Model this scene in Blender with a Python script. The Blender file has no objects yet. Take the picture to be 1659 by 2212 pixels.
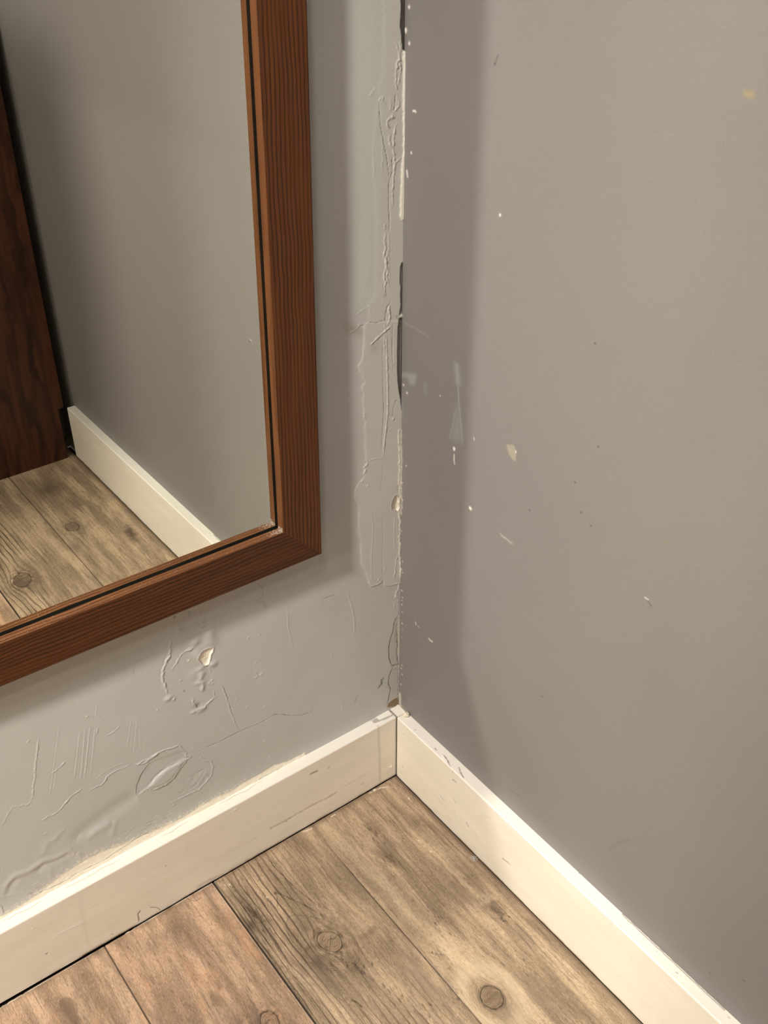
import bpy, math, random
import numpy as np
from mathutils import Matrix, Vector

# ------------------------------------------------------------------ camera, world, lamps, exposure
sc = bpy.context.scene
COL = sc.collection
W_IMG, H_IMG, FPX = 1659.0, 2212.0, 2289.09
CAM = np.array([-0.8246, -1.0576, 1.4607])
YAW, PITCH, ROLL = math.radians(53.138), math.radians(-34.148), math.radians(-0.09)
_f = np.array([math.cos(PITCH)*math.cos(YAW), math.cos(PITCH)*math.sin(YAW), math.sin(PITCH)])
_r = np.array([math.sin(YAW), -math.cos(YAW), 0.0])
_u = np.cross(_r, _f)
RT = math.cos(ROLL)*_r + math.sin(ROLL)*_u
UP = -math.sin(ROLL)*_r + math.cos(ROLL)*_u
cam_data = bpy.data.cameras.new('camera')
cam = bpy.data.objects.new('camera', cam_data)
COL.objects.link(cam)
cam_data.sensor_fit = 'VERTICAL'
cam_data.sensor_height = 36.0
cam_data.lens = FPX/H_IMG*36.0
cam_data.clip_start = 0.01
M4 = Matrix([[RT[i], UP[i], -_f[i], CAM[i]] for i in range(3)] + [[0, 0, 0, 1]])
cam.matrix_world = M4
sc.camera = cam

world = bpy.data.worlds.new('world')
sc.world = world
world.use_nodes = True
world.node_tree.nodes['Background'].inputs[0].default_value = (1.0, 0.9, 0.8, 1)
world.node_tree.nodes['Background'].inputs[1].default_value = 0.05

sc.view_settings.view_transform = 'Standard'
sc.view_settings.look = 'None'
sc.view_settings.gamma = 1.0
sc.view_settings.use_curve_mapping = False
sc.view_settings.exposure = -0.05
sc.cycles.use_denoising = True
sc.cycles.use_guiding = True
sc.cycles.use_surface_guiding = True
sc.cycles.use_volume_guiding = False
sc.cycles.guiding_training_samples = 64
sc.cycles.caustics_reflective = True
sc.cycles.blur_glossy = 0.0
sc.cycles.sample_clamp_indirect = 0.0
sc.cycles.max_bounces = 7
sc.cycles.diffuse_bounces = 4
sc.cycles.adaptive_threshold = 0.02

CEIL = 2.20
LAMPS = [  # place, watts, diameter
    ((-1.60, -0.68, CEIL), 66.0, 0.17),
    ((-2.75, -1.20, CEIL), 26.0, 0.17),
    ((-0.85, -0.88, CEIL), 6.0, 0.17),
]
LAMP_COL = (1.0, 0.925, 0.82)
for _p, _w, _d in LAMPS:
    ld = bpy.data.lights.new('downlight_glow', 'AREA')
    ld.shape = 'DISK'; ld.size = _d; ld.energy = _w; ld.color = LAMP_COL
    lo = bpy.data.objects.new('downlight_glow', ld)
    lo.location = (_p[0], _p[1], _p[2]-0.012)
    COL.objects.link(lo)

# ------------------------------------------------------------------ measures of the place
T = 0.0209          # skirting thickness
HB = 0.1448         # skirting height
ROOM_X, ROOM_Y = -3.3, -1.56
PW = 0.19           # plank width
SEAMS = [-0.206 - k*PW for k in range(0, 15)]

def _ray(x, y):
    d = _f + RT*(x-W_IMG/2)/FPX - UP*(y-H_IMG/2)/FPX
    return d
def onX(x, y, X=0.0):
    d = _ray(x, y); P = CAM + d*(X-CAM[0])/d[0]; return P
def onY(x, y, Y=0.0):
    d = _ray(x, y); P = CAM + d*(Y-CAM[1])/d[1]; return P
def onZ(x, y, Z=0.0):
    d = _ray(x, y); P = CAM + d*(Z-CAM[2])/d[2]; return P

# ------------------------------------------------------------------ naming helpers
def tag(o, label=None, cat=None, group=None, kind=None):
    if label: o['label'] = label
    if cat: o['category'] = cat
    if group: o['group'] = group
    if kind: o['kind'] = kind
    return o

def mesh_obj(name, verts, faces, mats, parent=None, smooth=False, mat_idx=None):
    me = bpy.data.meshes.new(name)
    me.from_pydata([tuple(map(float, v)) for v in verts], [], faces)
    me.update()
    o = bpy.data.objects.new(name, me)
    COL.objects.link(o)
    for m in (mats if isinstance(mats, (list, tuple)) else [mats]):
        me.materials.append(m)
    if mat_idx is not None:
        me.polygons.foreach_set('material_index', mat_idx)
    if smooth:
        me.polygons.foreach_set('use_smooth', [True]*len(me.polygons))
    if parent: o.parent = parent
    return o

def box_vf(x0, x1, y0, y1, z0, z1):
    v = [(x, y, z) for z in (z0, z1) for y in (y0, y1) for x in (x0, x1)]
    f = [(0, 2, 3, 1), (4, 5, 7, 6), (0, 1, 5, 4), (2, 6, 7, 3), (0, 4, 6, 2), (1, 3, 7, 5)]
    return v, f

# ------------------------------------------------------------------ node helper
class NT:
    def __init__(self, name):
        self.m = bpy.data.materials.new(name); self.m.use_nodes = True
        self.t = self.m.node_tree; self.t.nodes.clear()
        self.out = self.t.nodes.new('ShaderNodeOutputMaterial')
        self.b = self.t.nodes.new('ShaderNodeBsdfPrincipled')
        self.t.links.new(self.b.outputs[0], self.out.inputs[0])
    def put(self, sock, v):
        if v is None: return
        if isinstance(v, bpy.types.NodeSocket): self.t.links.new(v, sock)
        else:
            if hasattr(sock.default_value, '__len__') and not hasattr(v, '__len__'):
                v = (v,)*len(sock.default_value)
            if hasattr(sock.default_value, '__len__') and len(sock.default_value) == 4 and len(v) == 3:
                v = (*v, 1)
            sock.default_value = v
    def n(self, typ, **kw):
        nd = self.t.nodes.new(typ)
        for k, v in kw.items(): setattr(nd, k, v)
        return nd
    def attr(self, name, which='Fac'):
        nd = self.n('ShaderNodeAttribute', attribute_name=name); return nd.outputs[which]
    def obj(self):
        return self.n('ShaderNodeTexCoord').outputs['Object']
    def map(self, vec, loc=(0, 0, 0), scale=(1, 1, 1), rot=(0, 0, 0)):
        nd = self.n('ShaderNodeMapping'); self.put(nd.inputs[0], vec)
        nd.inputs[1].default_value = loc; nd.inputs[2].default_value = rot; nd.inputs[3].default_value = scale
        return nd.outputs[0]
    def noise(self, vec, scale=5.0, detail=4, rough=0.5, dist=0.0):
        nd = self.n('ShaderNodeTexNoise'); self.put(nd.inputs['Vector'], vec)
        nd.inputs['Scale'].default_value = scale; nd.inputs['Detail'].default_value = detail
        nd.inputs['Roughness'].default_value = rough; nd.inputs['Distortion'].default_value = dist
        return nd.outputs['Fac']
    def math(self, op, a, b=None, c=None, clamp=False):
        nd = self.n('ShaderNodeMath', operation=op, use_clamp=clamp)
        self.put(nd.inputs[0], a); self.put(nd.inputs[1], b)
        if c is not None: self.put(nd.inputs[2], c)
        return nd.outputs[0]
    def ramp(self, fac, lo, hi, a=0.0, b=1.0, smooth=True):
        nd = self.n('ShaderNodeMapRange'); nd.interpolation_type = 'SMOOTHSTEP' if smooth else 'LINEAR'
        self.put(nd.inputs[0], fac)
        for i, v in enumerate((lo, hi, a, b)): nd.inputs[1+i].default_value = v
        return nd.outputs[0]
    def mix(self, fac, a, b, mode='MIX'):
        nd = self.n('ShaderNodeMix', data_type='RGBA', blend_type=mode)
        self.put(nd.inputs[0], fac); self.put(nd.inputs[6], a); self.put(nd.inputs[7], b)
        return nd.outputs[2]
    def xyz(self, vec):
        nd = self.n('ShaderNodeSeparateXYZ'); self.put(nd.inputs[0], vec); return nd.outputs
    def comb(self, x, y, z):
        nd = self.n('ShaderNodeCombineXYZ')
        for i, v in enumerate((x, y, z)): self.put(nd.inputs[i], v)
        return nd.outputs[0]
    def bump(self, h, dist=0.001, strength=1.0):
        nd = self.n('ShaderNodeBump'); nd.inputs['Distance'].default_value = dist
        nd.inputs['Strength'].default_value = strength; self.put(nd.inputs['Height'], h)
        self.put(self.b.inputs['Normal'], nd.outputs[0])
    def color(self, c): self.put(self.b.inputs['Base Color'], c)
    def rough(self, r): self.put(self.b.inputs['Roughness'], r)
    def spec(self, s): self.put(self.b.inputs['Specular IOR Level'], s)

def lin(r, g, b):
    f = lambda c: (c/255/12.92) if c/255 <= 0.04045 else ((c/255+0.055)/1.055)**2.4
    return (f(r), f(g), f(b))

# ------------------------------------------------------------------ relief sheets: a fine grid with heights and wear masks
RNG = np.random.default_rng(7)
def vnoise(a, b, freq, seed=0, octaves=3, fa=1.0, fb=1.0):
    out = np.zeros_like(a); amp = 1.0; tot = 0
    for o in range(octaves):
        g = np.random.default_rng(seed*31+o).random((64, 64))
        x = a*freq*fa*2**o; y = b*freq*fb*2**o
        xi = np.floor(x).astype(int); yi = np.floor(y).astype(int); fx = x-xi; fy = y-yi
        fx = fx*fx*(3-2*fx); fy = fy*fy*(3-2*fy)
        v = (g[xi % 64, yi % 64]*(1-fx)*(1-fy)+g[(xi+1) % 64, yi % 64]*fx*(1-fy)
             + g[xi % 64, (yi+1) % 64]*(1-fx)*fy+g[(xi+1) % 64, (yi+1) % 64]*fx*fy)
        out += amp*(v-0.5)*2; tot += amp; amp *= 0.5
    return out/tot

class Sheet:
    """a, b: the sheet's own two coordinates in metres; h: height along its normal"""
    def __init__(s, a0, a1, b0, b1, da, db=None, masks=()):
        db = db or da
        s.a = np.linspace(a0, a1, int(round((a1-a0)/da))+1); s.b = np.linspace(b0, b1, int(round((b1-b0)/db))+1)
        s.A, s.B = np.meshgrid(s.a, s.b, indexing='ij')
        s.h = np.zeros_like(s.A); s.m = {k: np.zeros_like(s.A) for k in masks}
    def win(s, a0, a1, b0, b1):
        i0 = max(0, np.searchsorted(s.a, a0)-1); i1 = min(len(s.a), np.searchsorted(s.a, a1)+1)
        j0 = max(0, np.searchsorted(s.b, b0)-1); j1 = min(len(s.b), np.searchsorted(s.b, b1)+1)
        return slice(i0, max(i0, i1)), slice(j0, max(j0, j1))
    def dist(s, pts, w, jag=0.0, step=0.004, seed=0):
        """distance to a polyline inside a window, and how far along it (0..1)"""
        pts = np.array(pts, float)[:, :2]
        if jag > 0:
            q = [pts[0]]; rg = np.random.default_rng(seed+len(pts)*13+int(abs(pts[0, 0]*1e4)))
            for p0, p1 in zip(pts[:-1], pts[1:]):
                L = np.linalg.norm(p1-p0); k = max(1, int(L/step))
                for t in range(1, k+1):
                    q.append(p0+(p1-p0)*t/k+(rg.normal(0, jag, 2) if t < k else 0))
            pts = np.array(q)
        lo = pts.min(0)-4*w; hi = pts.max(0)+4*w
        W = s.win(lo[0], hi[0], lo[1], hi[1])
        A = s.A[W]; B = s.B[W]; D = np.full(A.shape, 1e3); Tt = np.zeros(A.shape)
        if A.size == 0: return W, D, Tt
        seg = np.linalg.norm(np.diff(pts, axis=0), axis=1); cum = np.concatenate([[0], np.cumsum(seg)])
        a0w = s.a[W[0]][0]; b0w = s.b[W[1]][0]
        for k, (p0, p1) in enumerate(zip(pts[:-1], pts[1:])):
            l2 = np.minimum(p0, p1)-4*w; h2 = np.maximum(p0, p1)+4*w
            ww = s.win(l2[0], h2[0], l2[1], h2[1])
            si = slice(ww[0].start-W[0].start, ww[0].stop-W[0].start); sj = slice(ww[1].start-W[1].start, ww[1].stop-W[1].start)
            a = A[si, sj]; b = B[si, sj]
            if a.size == 0: continue
            d = p1-p0; L2 = d@d+1e-12
            t = np.clip(((a-p0[0])*d[0]+(b-p0[1])*d[1])/L2, 0, 1)
            dd = np.hypot(a-p0[0]-t*d[0], b-p0[1]-t*d[1])
            sel = dd < D[si, sj]
            D[si, sj] = np.where(sel, dd, D[si, sj])
            Tt[si, sj] = np.where(sel, (cum[k]+t*seg[k])/max(cum[-1], 1e-9), Tt[si, sj])
        return W, D, Tt
    def stroke(s, pts, w, amp=0.0, masks=None, jag=0.0, rag=0.0, taper=True, seed=0, step=0.004):
        W, D, Tt = s.dist(pts, w*(1+rag), jag, step, seed)
        if D.size == 0: return
        ww = w
        if rag > 0: ww = w*(1+rag*vnoise(s.A[W], s.B[W], 180, 3+seed, 2))
        tp = np.clip(np.minimum(Tt, 1-Tt)*8, 0, 1)**0.5 if taper else 1.0
        F = np.exp(-(D/np.maximum(ww, w*0.3))**2)*tp
        if rag > 0: F = F*np.clip(0.85+0.75*vnoise(s.A[W], s.B[W], 380, 9+seed, 2), 0.15, 1.3)
        s.h[W] += amp*F
        for k, v in (masks or {}).items():
            s.m[k][W] = np.maximum(s.m[k][W], v*F)
    def inside(s, pts, pad=0.02):
        pts = np.array(pts, float)[:, :2]; lo = pts.min(0)-pad; hi = pts.max(0)+pad
        W = s.win(lo[0], hi[0], lo[1], hi[1]); A = s.A[W]; B = s.B[W]
        ins = np.zeros(A.shape, bool); D = np.full(A.shape, 1e3)
        n = len(pts)
        for k in range(n):
            p0 = pts[k]; p1 = pts[(k+1) % n]
            if p0[1] != p1[1]:
                c = ((p0[1] > B) != (p1[1] > B)) & (A < (p1[0]-p0[0])*(B-p0[1])/(p1[1]-p0[1])+p0[0])
                ins ^= c
            d = p1-p0; L2 = d@d+1e-12
            t = np.clip(((A-p0[0])*d[0]+(B-p0[1])*d[1])/L2, 0, 1)
            D = np.minimum(D, np.hypot(A-p0[0]-t*d[0], B-p0[1]-t*d[1]))
        return W, np.where(ins, D, -D)
    def fill(s, pts, edge=0.001, amp=0.0, masks=None, rag=0.0, ragf=150, rim=0.0, seed=0, set_masks=None):
        W, D = s.inside(pts)
        if rag: D = D+rag*vnoise(s.A[W], s.B[W], ragf, 11+seed, 3)
        F = np.clip(D/edge*0.5+0.5, 0, 1); F = F*F*(3-2*F)
        s.h[W] += amp*F + rim*np.exp(-(D/(edge*1.2))**2)
        for k, v in (masks or {}).items(): s.m[k][W] = np.maximum(s.m[k][W], v*F)
        for k, v in (set_masks or {}).items(): s.m[k][W] = s.m[k][W]*(1-F)+v*F
    def bump(s, c, ra, rb, amp, rot=0.0, masks=None, power=2.0, rag=0.0):
        R = 2.2*max(ra, rb); W = s.win(c[0]-R, c[0]+R, c[1]-R, c[1]+R)
        x = s.A[W]-c[0]; y = s.B[W]-c[1]; ca, sa = math.cos(rot), math.sin(rot)
        r = np.sqrt(((x*ca+y*sa)/ra)**2+((-x*sa+y*ca)/rb)**2)
        if rag: r = r*(1+rag*vnoise(s.A[W], s.B[W], 120, 5, 2))
        F = np.exp(-r**power)
        s.h[W] += amp*F
        for k, v in (masks or {}).items(): s.m[k][W] = np.maximum(s.m[k][W], v*F)
    def build(s, name, point, mats, extra=None, parent=None):
        """point(a, b, h) -> x, y, z arrays; extra: (verts, faces) of the plain rest of the same surface"""
        X, Y, Z = point(s.A, s.B, s.h)
        na, nb = s.A.shape; V = np.stack([X, Y, Z], -1).reshape(-1, 3).astype(np.float32)
        i, j = np.meshgrid(np.arange(na-1), np.arange(nb-1), indexing='ij')
        q = np.stack([i*nb+j, (i+1)*nb+j, (i+1)*nb+j+1, i*nb+j+1], -1).reshape(-1, 4)
        if getattr(s, 'flip', False): q = q[:, ::-1]
        nv = len(V); ev = np.zeros((0, 3), np.float32); ef = []
        if extra: ev = np.array(extra[0], np.float32); ef = [[x+nv for x in f] for f in extra[1]]
        me = bpy.data.meshes.new(name)
        allv = np.concatenate([V, ev]); me.vertices.add(len(allv)); me.vertices.foreach_set('co', allv.ravel())
        loops = np.concatenate([q.ravel(), np.array([x for f in ef for x in f], dtype=q.dtype)])
        me.loops.add(len(loops)); me.loops.foreach_set('vertex_index', loops.astype(np.int32))
        starts = list(range(0, 4*len(q), 4)); pos = 4*len(q)
        st = np.arange(0, 4*len(q), 4)
        es = []
        for f in ef: es.append(pos); pos += len(f)
        me.polygons.add(len(q)+len(ef))
        me.polygons.foreach_set('loop_start', np.concatenate([st, np.array(es, dtype=st.dtype)]).astype(np.int32))
        me.update(calc_edges=True)
        me.validate()
        me.polygons.foreach_set('use_smooth', np.concatenate([np.ones(len(q), bool), np.zeros(len(ef), bool)]))
        for k, v in s.m.items():
            at = me.attributes.new(k, 'FLOAT', 'POINT')
            at.data.foreach_set('value', np.concatenate([v.reshape(-1), (np.zeros(len(ev))+getattr(s, 'rest', {}).get(k, 0.0) if k != 'grain' else np.array(ev)[:, 0])]).astype(np.float32))
        o = bpy.data.objects.new(name, me); COL.objects.link(o)
        for m in (mats if isinstance(mats, (list, tuple)) else [mats]): me.materials.append(m)
        if parent: o.parent = parent
        return o

def crop(x0, y0, k):
    """points read in an enlarged detail -> pixels of the photograph"""
    return lambda *pts: [(x0+px/k, y0+py/k) for px, py in pts]
CA, CB, CC = crop(650, 0, 4.423), crop(650, 500, 4.423), crop(650, 1000, 3.16)
CD, CE, CF = crop(0, 1250, 2.37), crop(0, 1600, 3.318), crop(400, 1600, 2.765)
CG, CH, CI = crop(850, 1500, 2.0507), crop(850, 700, 3.16), crop(1000, 0, 2.2124)
CN = crop(780, 1480, 10.056)

# ------------------------------------------------------------------ materials of the room
def wall_paint():
    N = NT('grey_wall_paint'); P = N.obj()
    big = N.noise(P, 3.0, 2, 0.5)
    base = N.mix(N.ramp(big, 0.3, 0.7), (0.52, 0.53, 0.52), (0.56, 0.57, 0.56))
    base = N.mix(N.attr('filler'), base, (0.60, 0.60, 0.56))
    base = N.mix(N.attr('green'), base, (0.57, 0.61, 0.575))
    base = N.mix(N.attr('brown'), base, lin(150, 125, 90))
    sp = N.noise(P, 900, 2, 0.6)
    cf = N.noise(N.map(P, scale=(60, 60, 160)), 1.0, 3, 0.6)
    cream = N.mix(N.ramp(cf, 0.35, 0.7), (0.90, 0.84, 0.70), (0.95, 0.92, 0.82))
    base = N.mix(N.attr('cream'), base, cream)
    base = N.mix(N.attr('white'), base, (0.90, 0.88, 0.82))
    base = N.mix(N.attr('dark'), base, lin(48, 40, 36))
    N.color(base); N.spec(0.35)
    N.rough(N.math('ADD', 0.55, N.math('MULTIPLY', N.attr('cream'), 0.3)))
    peel = N.noise(P, 420, 3, 0.55)
    N.bump(peel, 0.00022)
    return N.m

def right_paint():
    N = NT('grey_satin_wall_paint'); P = N.obj()
    big = N.noise(P, 2.0, 2, 0.5)
    base = N.mix(N.ramp(big, 0.3, 0.7), (0.194, 0.184, 0.182), (0.206, 0.195, 0.192))
    base = N.mix(N.attr('green'), base, (0.29, 0.31, 0.30))
    base = N.mix(N.attr('yellow'), base, (0.30, 0.25, 0.13))
    base = N.mix(N.attr('cream'), base, (0.33, 0.31, 0.24))
    base = N.mix(N.attr('white'), base, lin(245, 243, 236))
    base = N.mix(N.attr('dark'), base, lin(60, 50, 48))
    N.color(base); N.spec(0.4); N.rough(0.48)
    peel = N.noise(N.map(P, scale=(1, 0.8, 1.3)), 230, 2, 0.5)
    N.bump(peel, 0.00016)
    return N.m

def plain_paint(name, c):
    N = NT(name); P = N.obj()
    N.color(N.mix(N.noise(P, 3, 2), c, tuple(x*0.96 for x in c))); N.rough(0.6); N.bump(N.noise(P, 300, 2), 0.0002)
    return N.m

def skirting_paint():
    N = NT('cream_gloss_paint'); P = N.obj()
    base = N.mix(N.ramp(N.noise(N.map(P, scale=(6, 6, 30)), 1.0, 3), 0.3, 0.7), (0.79, 0.74, 0.655), (0.83, 0.78, 0.70))
    base = N.mix(N.attr('clean'), base, (0.80, 0.775, 0.72))
    base = N.mix(N.attr('grime'), base, lin(150, 125, 98))
    base = N.mix(N.attr('gray'), base, lin(176, 172, 164))
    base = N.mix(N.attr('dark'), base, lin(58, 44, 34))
    N.color(base); N.rough(0.38); N.spec(0.45)
    N.bump(N.noise(N.map(P, scale=(12, 12, 90)), 3.0, 3, 0.6), 0.0001)
    return N.m

def floor_wood():
    N = NT('weathered_oak_laminate'); P = N.obj(); S = N.xyz(P)
    pid = N.attr('plank'); F = N.attr('grain')
    # along the plank: y; across: the grain field, which bends round the knots
    G = N.math('MULTIPLY', F, 1.0)
    V = lambda fa, fl: N.comb(N.math('ADD', N.math('MULTIPLY', G, fa), N.math('MULTIPLY', pid, 13.7)),
                              N.math('ADD', N.math('MULTIPLY', S[1], fl), N.math('MULTIPLY', pid, 5.3)), pid)
    streak = N.noise(V(260, 14), 1.0, 4, 0.6)
    fine = N.noise(V(900, 60), 1.0, 3, 0.6)
    broad = N.noise(V(36, 5), 1.0, 3, 0.55)
    cloud = N.noise(N.comb(N.math('MULTIPLY', S[0], 22), N.math('MULTIPLY', S[1], 12), pid), 1.0, 3, 0.6)
    speck = N.noise(V(700, 110), 1.0, 2, 0.5)
    lightc = N.mix(N.attr('pink'), lin(189, 166, 139), lin(196, 165, 139))
    midc = N.mix(N.attr('pink'), lin(139, 121, 100), lin(144, 118, 97))
    base = N.mix(N.ramp(broad, 0.36, 0.64), lightc, midc)
    base = N.mix(N.math('MULTIPLY', N.ramp(cloud, 0.45, 0.75), 0.45), base, lin(119, 104, 89))
    base = N.mix(N.math('MULTIPLY', N.ramp(streak, 0.5, 0.72), 0.62), base, lin(98, 83, 68))
    base = N.mix(N.math('MULTIPLY', N.ramp(fine, 0.52, 0.7), 0.5), base, lin(94, 79, 66))
    base = N.mix(N.math('MULTIPLY', N.ramp(fine, 0.48, 0.3), 0.22), base, lin(203, 186, 162))
    fibre = N.noise(V(1500, 170), 1.0, 2, 0.6)
    base = N.mix(N.math('MULTIPLY', N.ramp(fibre, 0.52, 0.66), 0.55), base, lin(94, 76, 60))
    base = N.mix(N.math('MULTIPLY', N.ramp(fibre, 0.46, 0.34), 0.22), base, lin(230, 206, 176))
    grey = N.noise(N.comb(N.math('MULTIPLY', S[0], 34), N.math('MULTIPLY', S[1], 9), N.math('ADD', pid, 7.7)), 1.0, 4, 0.65)
    base = N.mix(N.math('MULTIPLY', N.ramp(grey, 0.54, 0.68), 0.55), base, lin(119, 104, 92))
    base = N.mix(N.math('MULTIPLY', N.math('MULTIPLY', N.ramp(grey, 0.46, 0.34), 0.3), N.attr('pink')), base, lin(213, 163, 125))
    ring = N.math('SINE', N.math('ADD', N.math('MULTIPLY', F, 2*math.pi/0.0105),
                                 N.math('MULTIPLY', N.noise(V(60, 9), 1.0, 3), 9.0)))
    ring = N.math('MULTIPLY', N.ramp(ring, 0.55, 1.0), N.attr('rings'))
    base = N.mix(N.math('MULTIPLY', ring, 0.85), base, lin(80, 67, 56))
    base = N.mix(N.math('MULTIPLY', N.ramp(speck, 0.66, 0.74), 0.6), base, lin(66, 53, 44))
    base = N.mix(N.math('MULTIPLY', N.attr('light'), 0.8), base, lin(203, 184, 157))
    base = N.mix(N.attr('stain_shade'), base, lin(94, 78, 64))
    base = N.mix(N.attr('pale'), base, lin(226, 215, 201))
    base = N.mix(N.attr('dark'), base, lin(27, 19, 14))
    N.color(base); N.spec(0.35)
    N.rough(N.ramp(streak, 0.3, 0.8, 0.42, 0.6))
    hgt = N.math('SUBTRACT', N.math('MULTIPLY', fine, -0.4), N.math('ADD', N.math('MULTIPLY', streak, 0.5), ring))
    N.bump(hgt, 0.0003)
    return N.m

def frame_wood(name, along, c_lo, c_mid, c_line, seed=0.0, spacing=0.0062):
    """along: 0 = grain runs along local X, 2 = along local Z; the other of the two is across"""
    N = NT(name); P = N.obj(); S = N.xyz(P)
    al, ac = (S[0], S[2]) if along == 0 else (S[2], S[0])
    dep = S[1]
    V = lambda fa, fl: N.comb(N.math('ADD', N.math('MULTIPLY', ac, fa), seed), N.math('MULTIPLY', al, fl), N.math('MULTIPLY', dep, fa))
    warp = N.noise(V(14, 5), 1.0, 3, 0.5)
    warp2 = N.noise(V(60, 26), 1.0, 2, 0.5)
    ph = N.math('ADD', N.math('MULTIPLY', N.math('ADD', ac, dep), 2*math.pi/spacing),
                N.math('ADD', N.math('MULTIPLY', warp, 16.0), N.math('MULTIPLY', warp2, 2.2)))
    ring = N.ramp(N.math('SINE', ph), 0.0, 1.0)
    amp = N.ramp(N.noise(V(30, 6), 1.0, 2), 0.3, 0.6, 0.45, 1.0)
    fine = N.noise(V(900, 30), 1.0, 3, 0.6)
    mid = N.noise(V(90, 5), 1.0, 3, 0.5)
    base = N.mix(N.ramp(mid, 0.35, 0.65), c_lo, c_mid)
    base = N.mix(N.math('MULTIPLY', ring, amp), base, c_line)
    base = N.mix(N.math('MULTIPLY', N.ramp(fine, 0.5, 0.75), 0.5), base, c_line)
    N.color(base); N.rough(N.ramp(fine, 0.3, 0.8, 0.42, 0.55)); N.spec(0.3)
    N.bump(N.math('SUBTRACT', fine, ring), 0.00012)
    return N.m

MAT_WALL = wall_paint(); MAT_RIGHT = right_paint()
MAT_SKIRT = skirting_paint(); MAT_FLOOR = floor_wood()
MAT_PLAIN = plain_paint('dull_wall_paint', lin(124, 115, 104))
MAT_CEIL = plain_paint('white_ceiling_paint', lin(225, 222, 214))
MAT_STILE = frame_wood('stained_oak_upright', 2, lin(90, 52, 26), lin(99, 58, 29), lin(62, 35, 17), 0.0, 0.0055)
MAT_RAIL = frame_wood('stained_oak_crosspiece', 0, lin(80, 45, 22), lin(90, 51, 25), lin(50, 27, 13), 4.0, 0.0058)
MAT_BEVEL = frame_wood('warm_oak_inner_edge', 2, lin(86, 52, 28), lin(94, 58, 31), lin(76, 44, 22), 2.0, 0.02)
MAT_BEVEL_H = frame_wood('warm_oak_inner_edge_across', 0, lin(92, 58, 34), lin(102, 66, 40), lin(66, 38, 21), 6.0, 0.006)
MAT_PANEL = frame_wood('dark_brown_veneer', 2, lin(60, 33, 18), lin(78, 43, 24), lin(42, 22, 12), 9.0, 0.05)

def mirror_mat():
    N = NT('silvered_glass'); N.color((0.90, 0.915, 0.85)); N.put(N.b.inputs['Metallic'], 1.0); N.rough(0.0)
    return N.m
def simple(name, c, rough=0.6, metal=0.0):
    N = NT(name); P = N.obj(); N.color(N.mix(N.noise(P, 300, 2), c, tuple(x*0.85 for x in c))); N.rough(rough)
    N.put(N.b.inputs['Metallic'], metal); return N.m
MAT_MIRROR = mirror_mat()
MAT_REBATE = simple('rebate_gap_shade', (0.006, 0.004, 0.003), 0.9)  # near-black stands for the shade in the gap between frame and glass
MAT_DUST = simple('grey_dust', (0.5, 0.47, 0.42), 0.95)

def quad(a, b, c, d): return [a, b, c, d], [(0, 1, 2, 3)]

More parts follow.
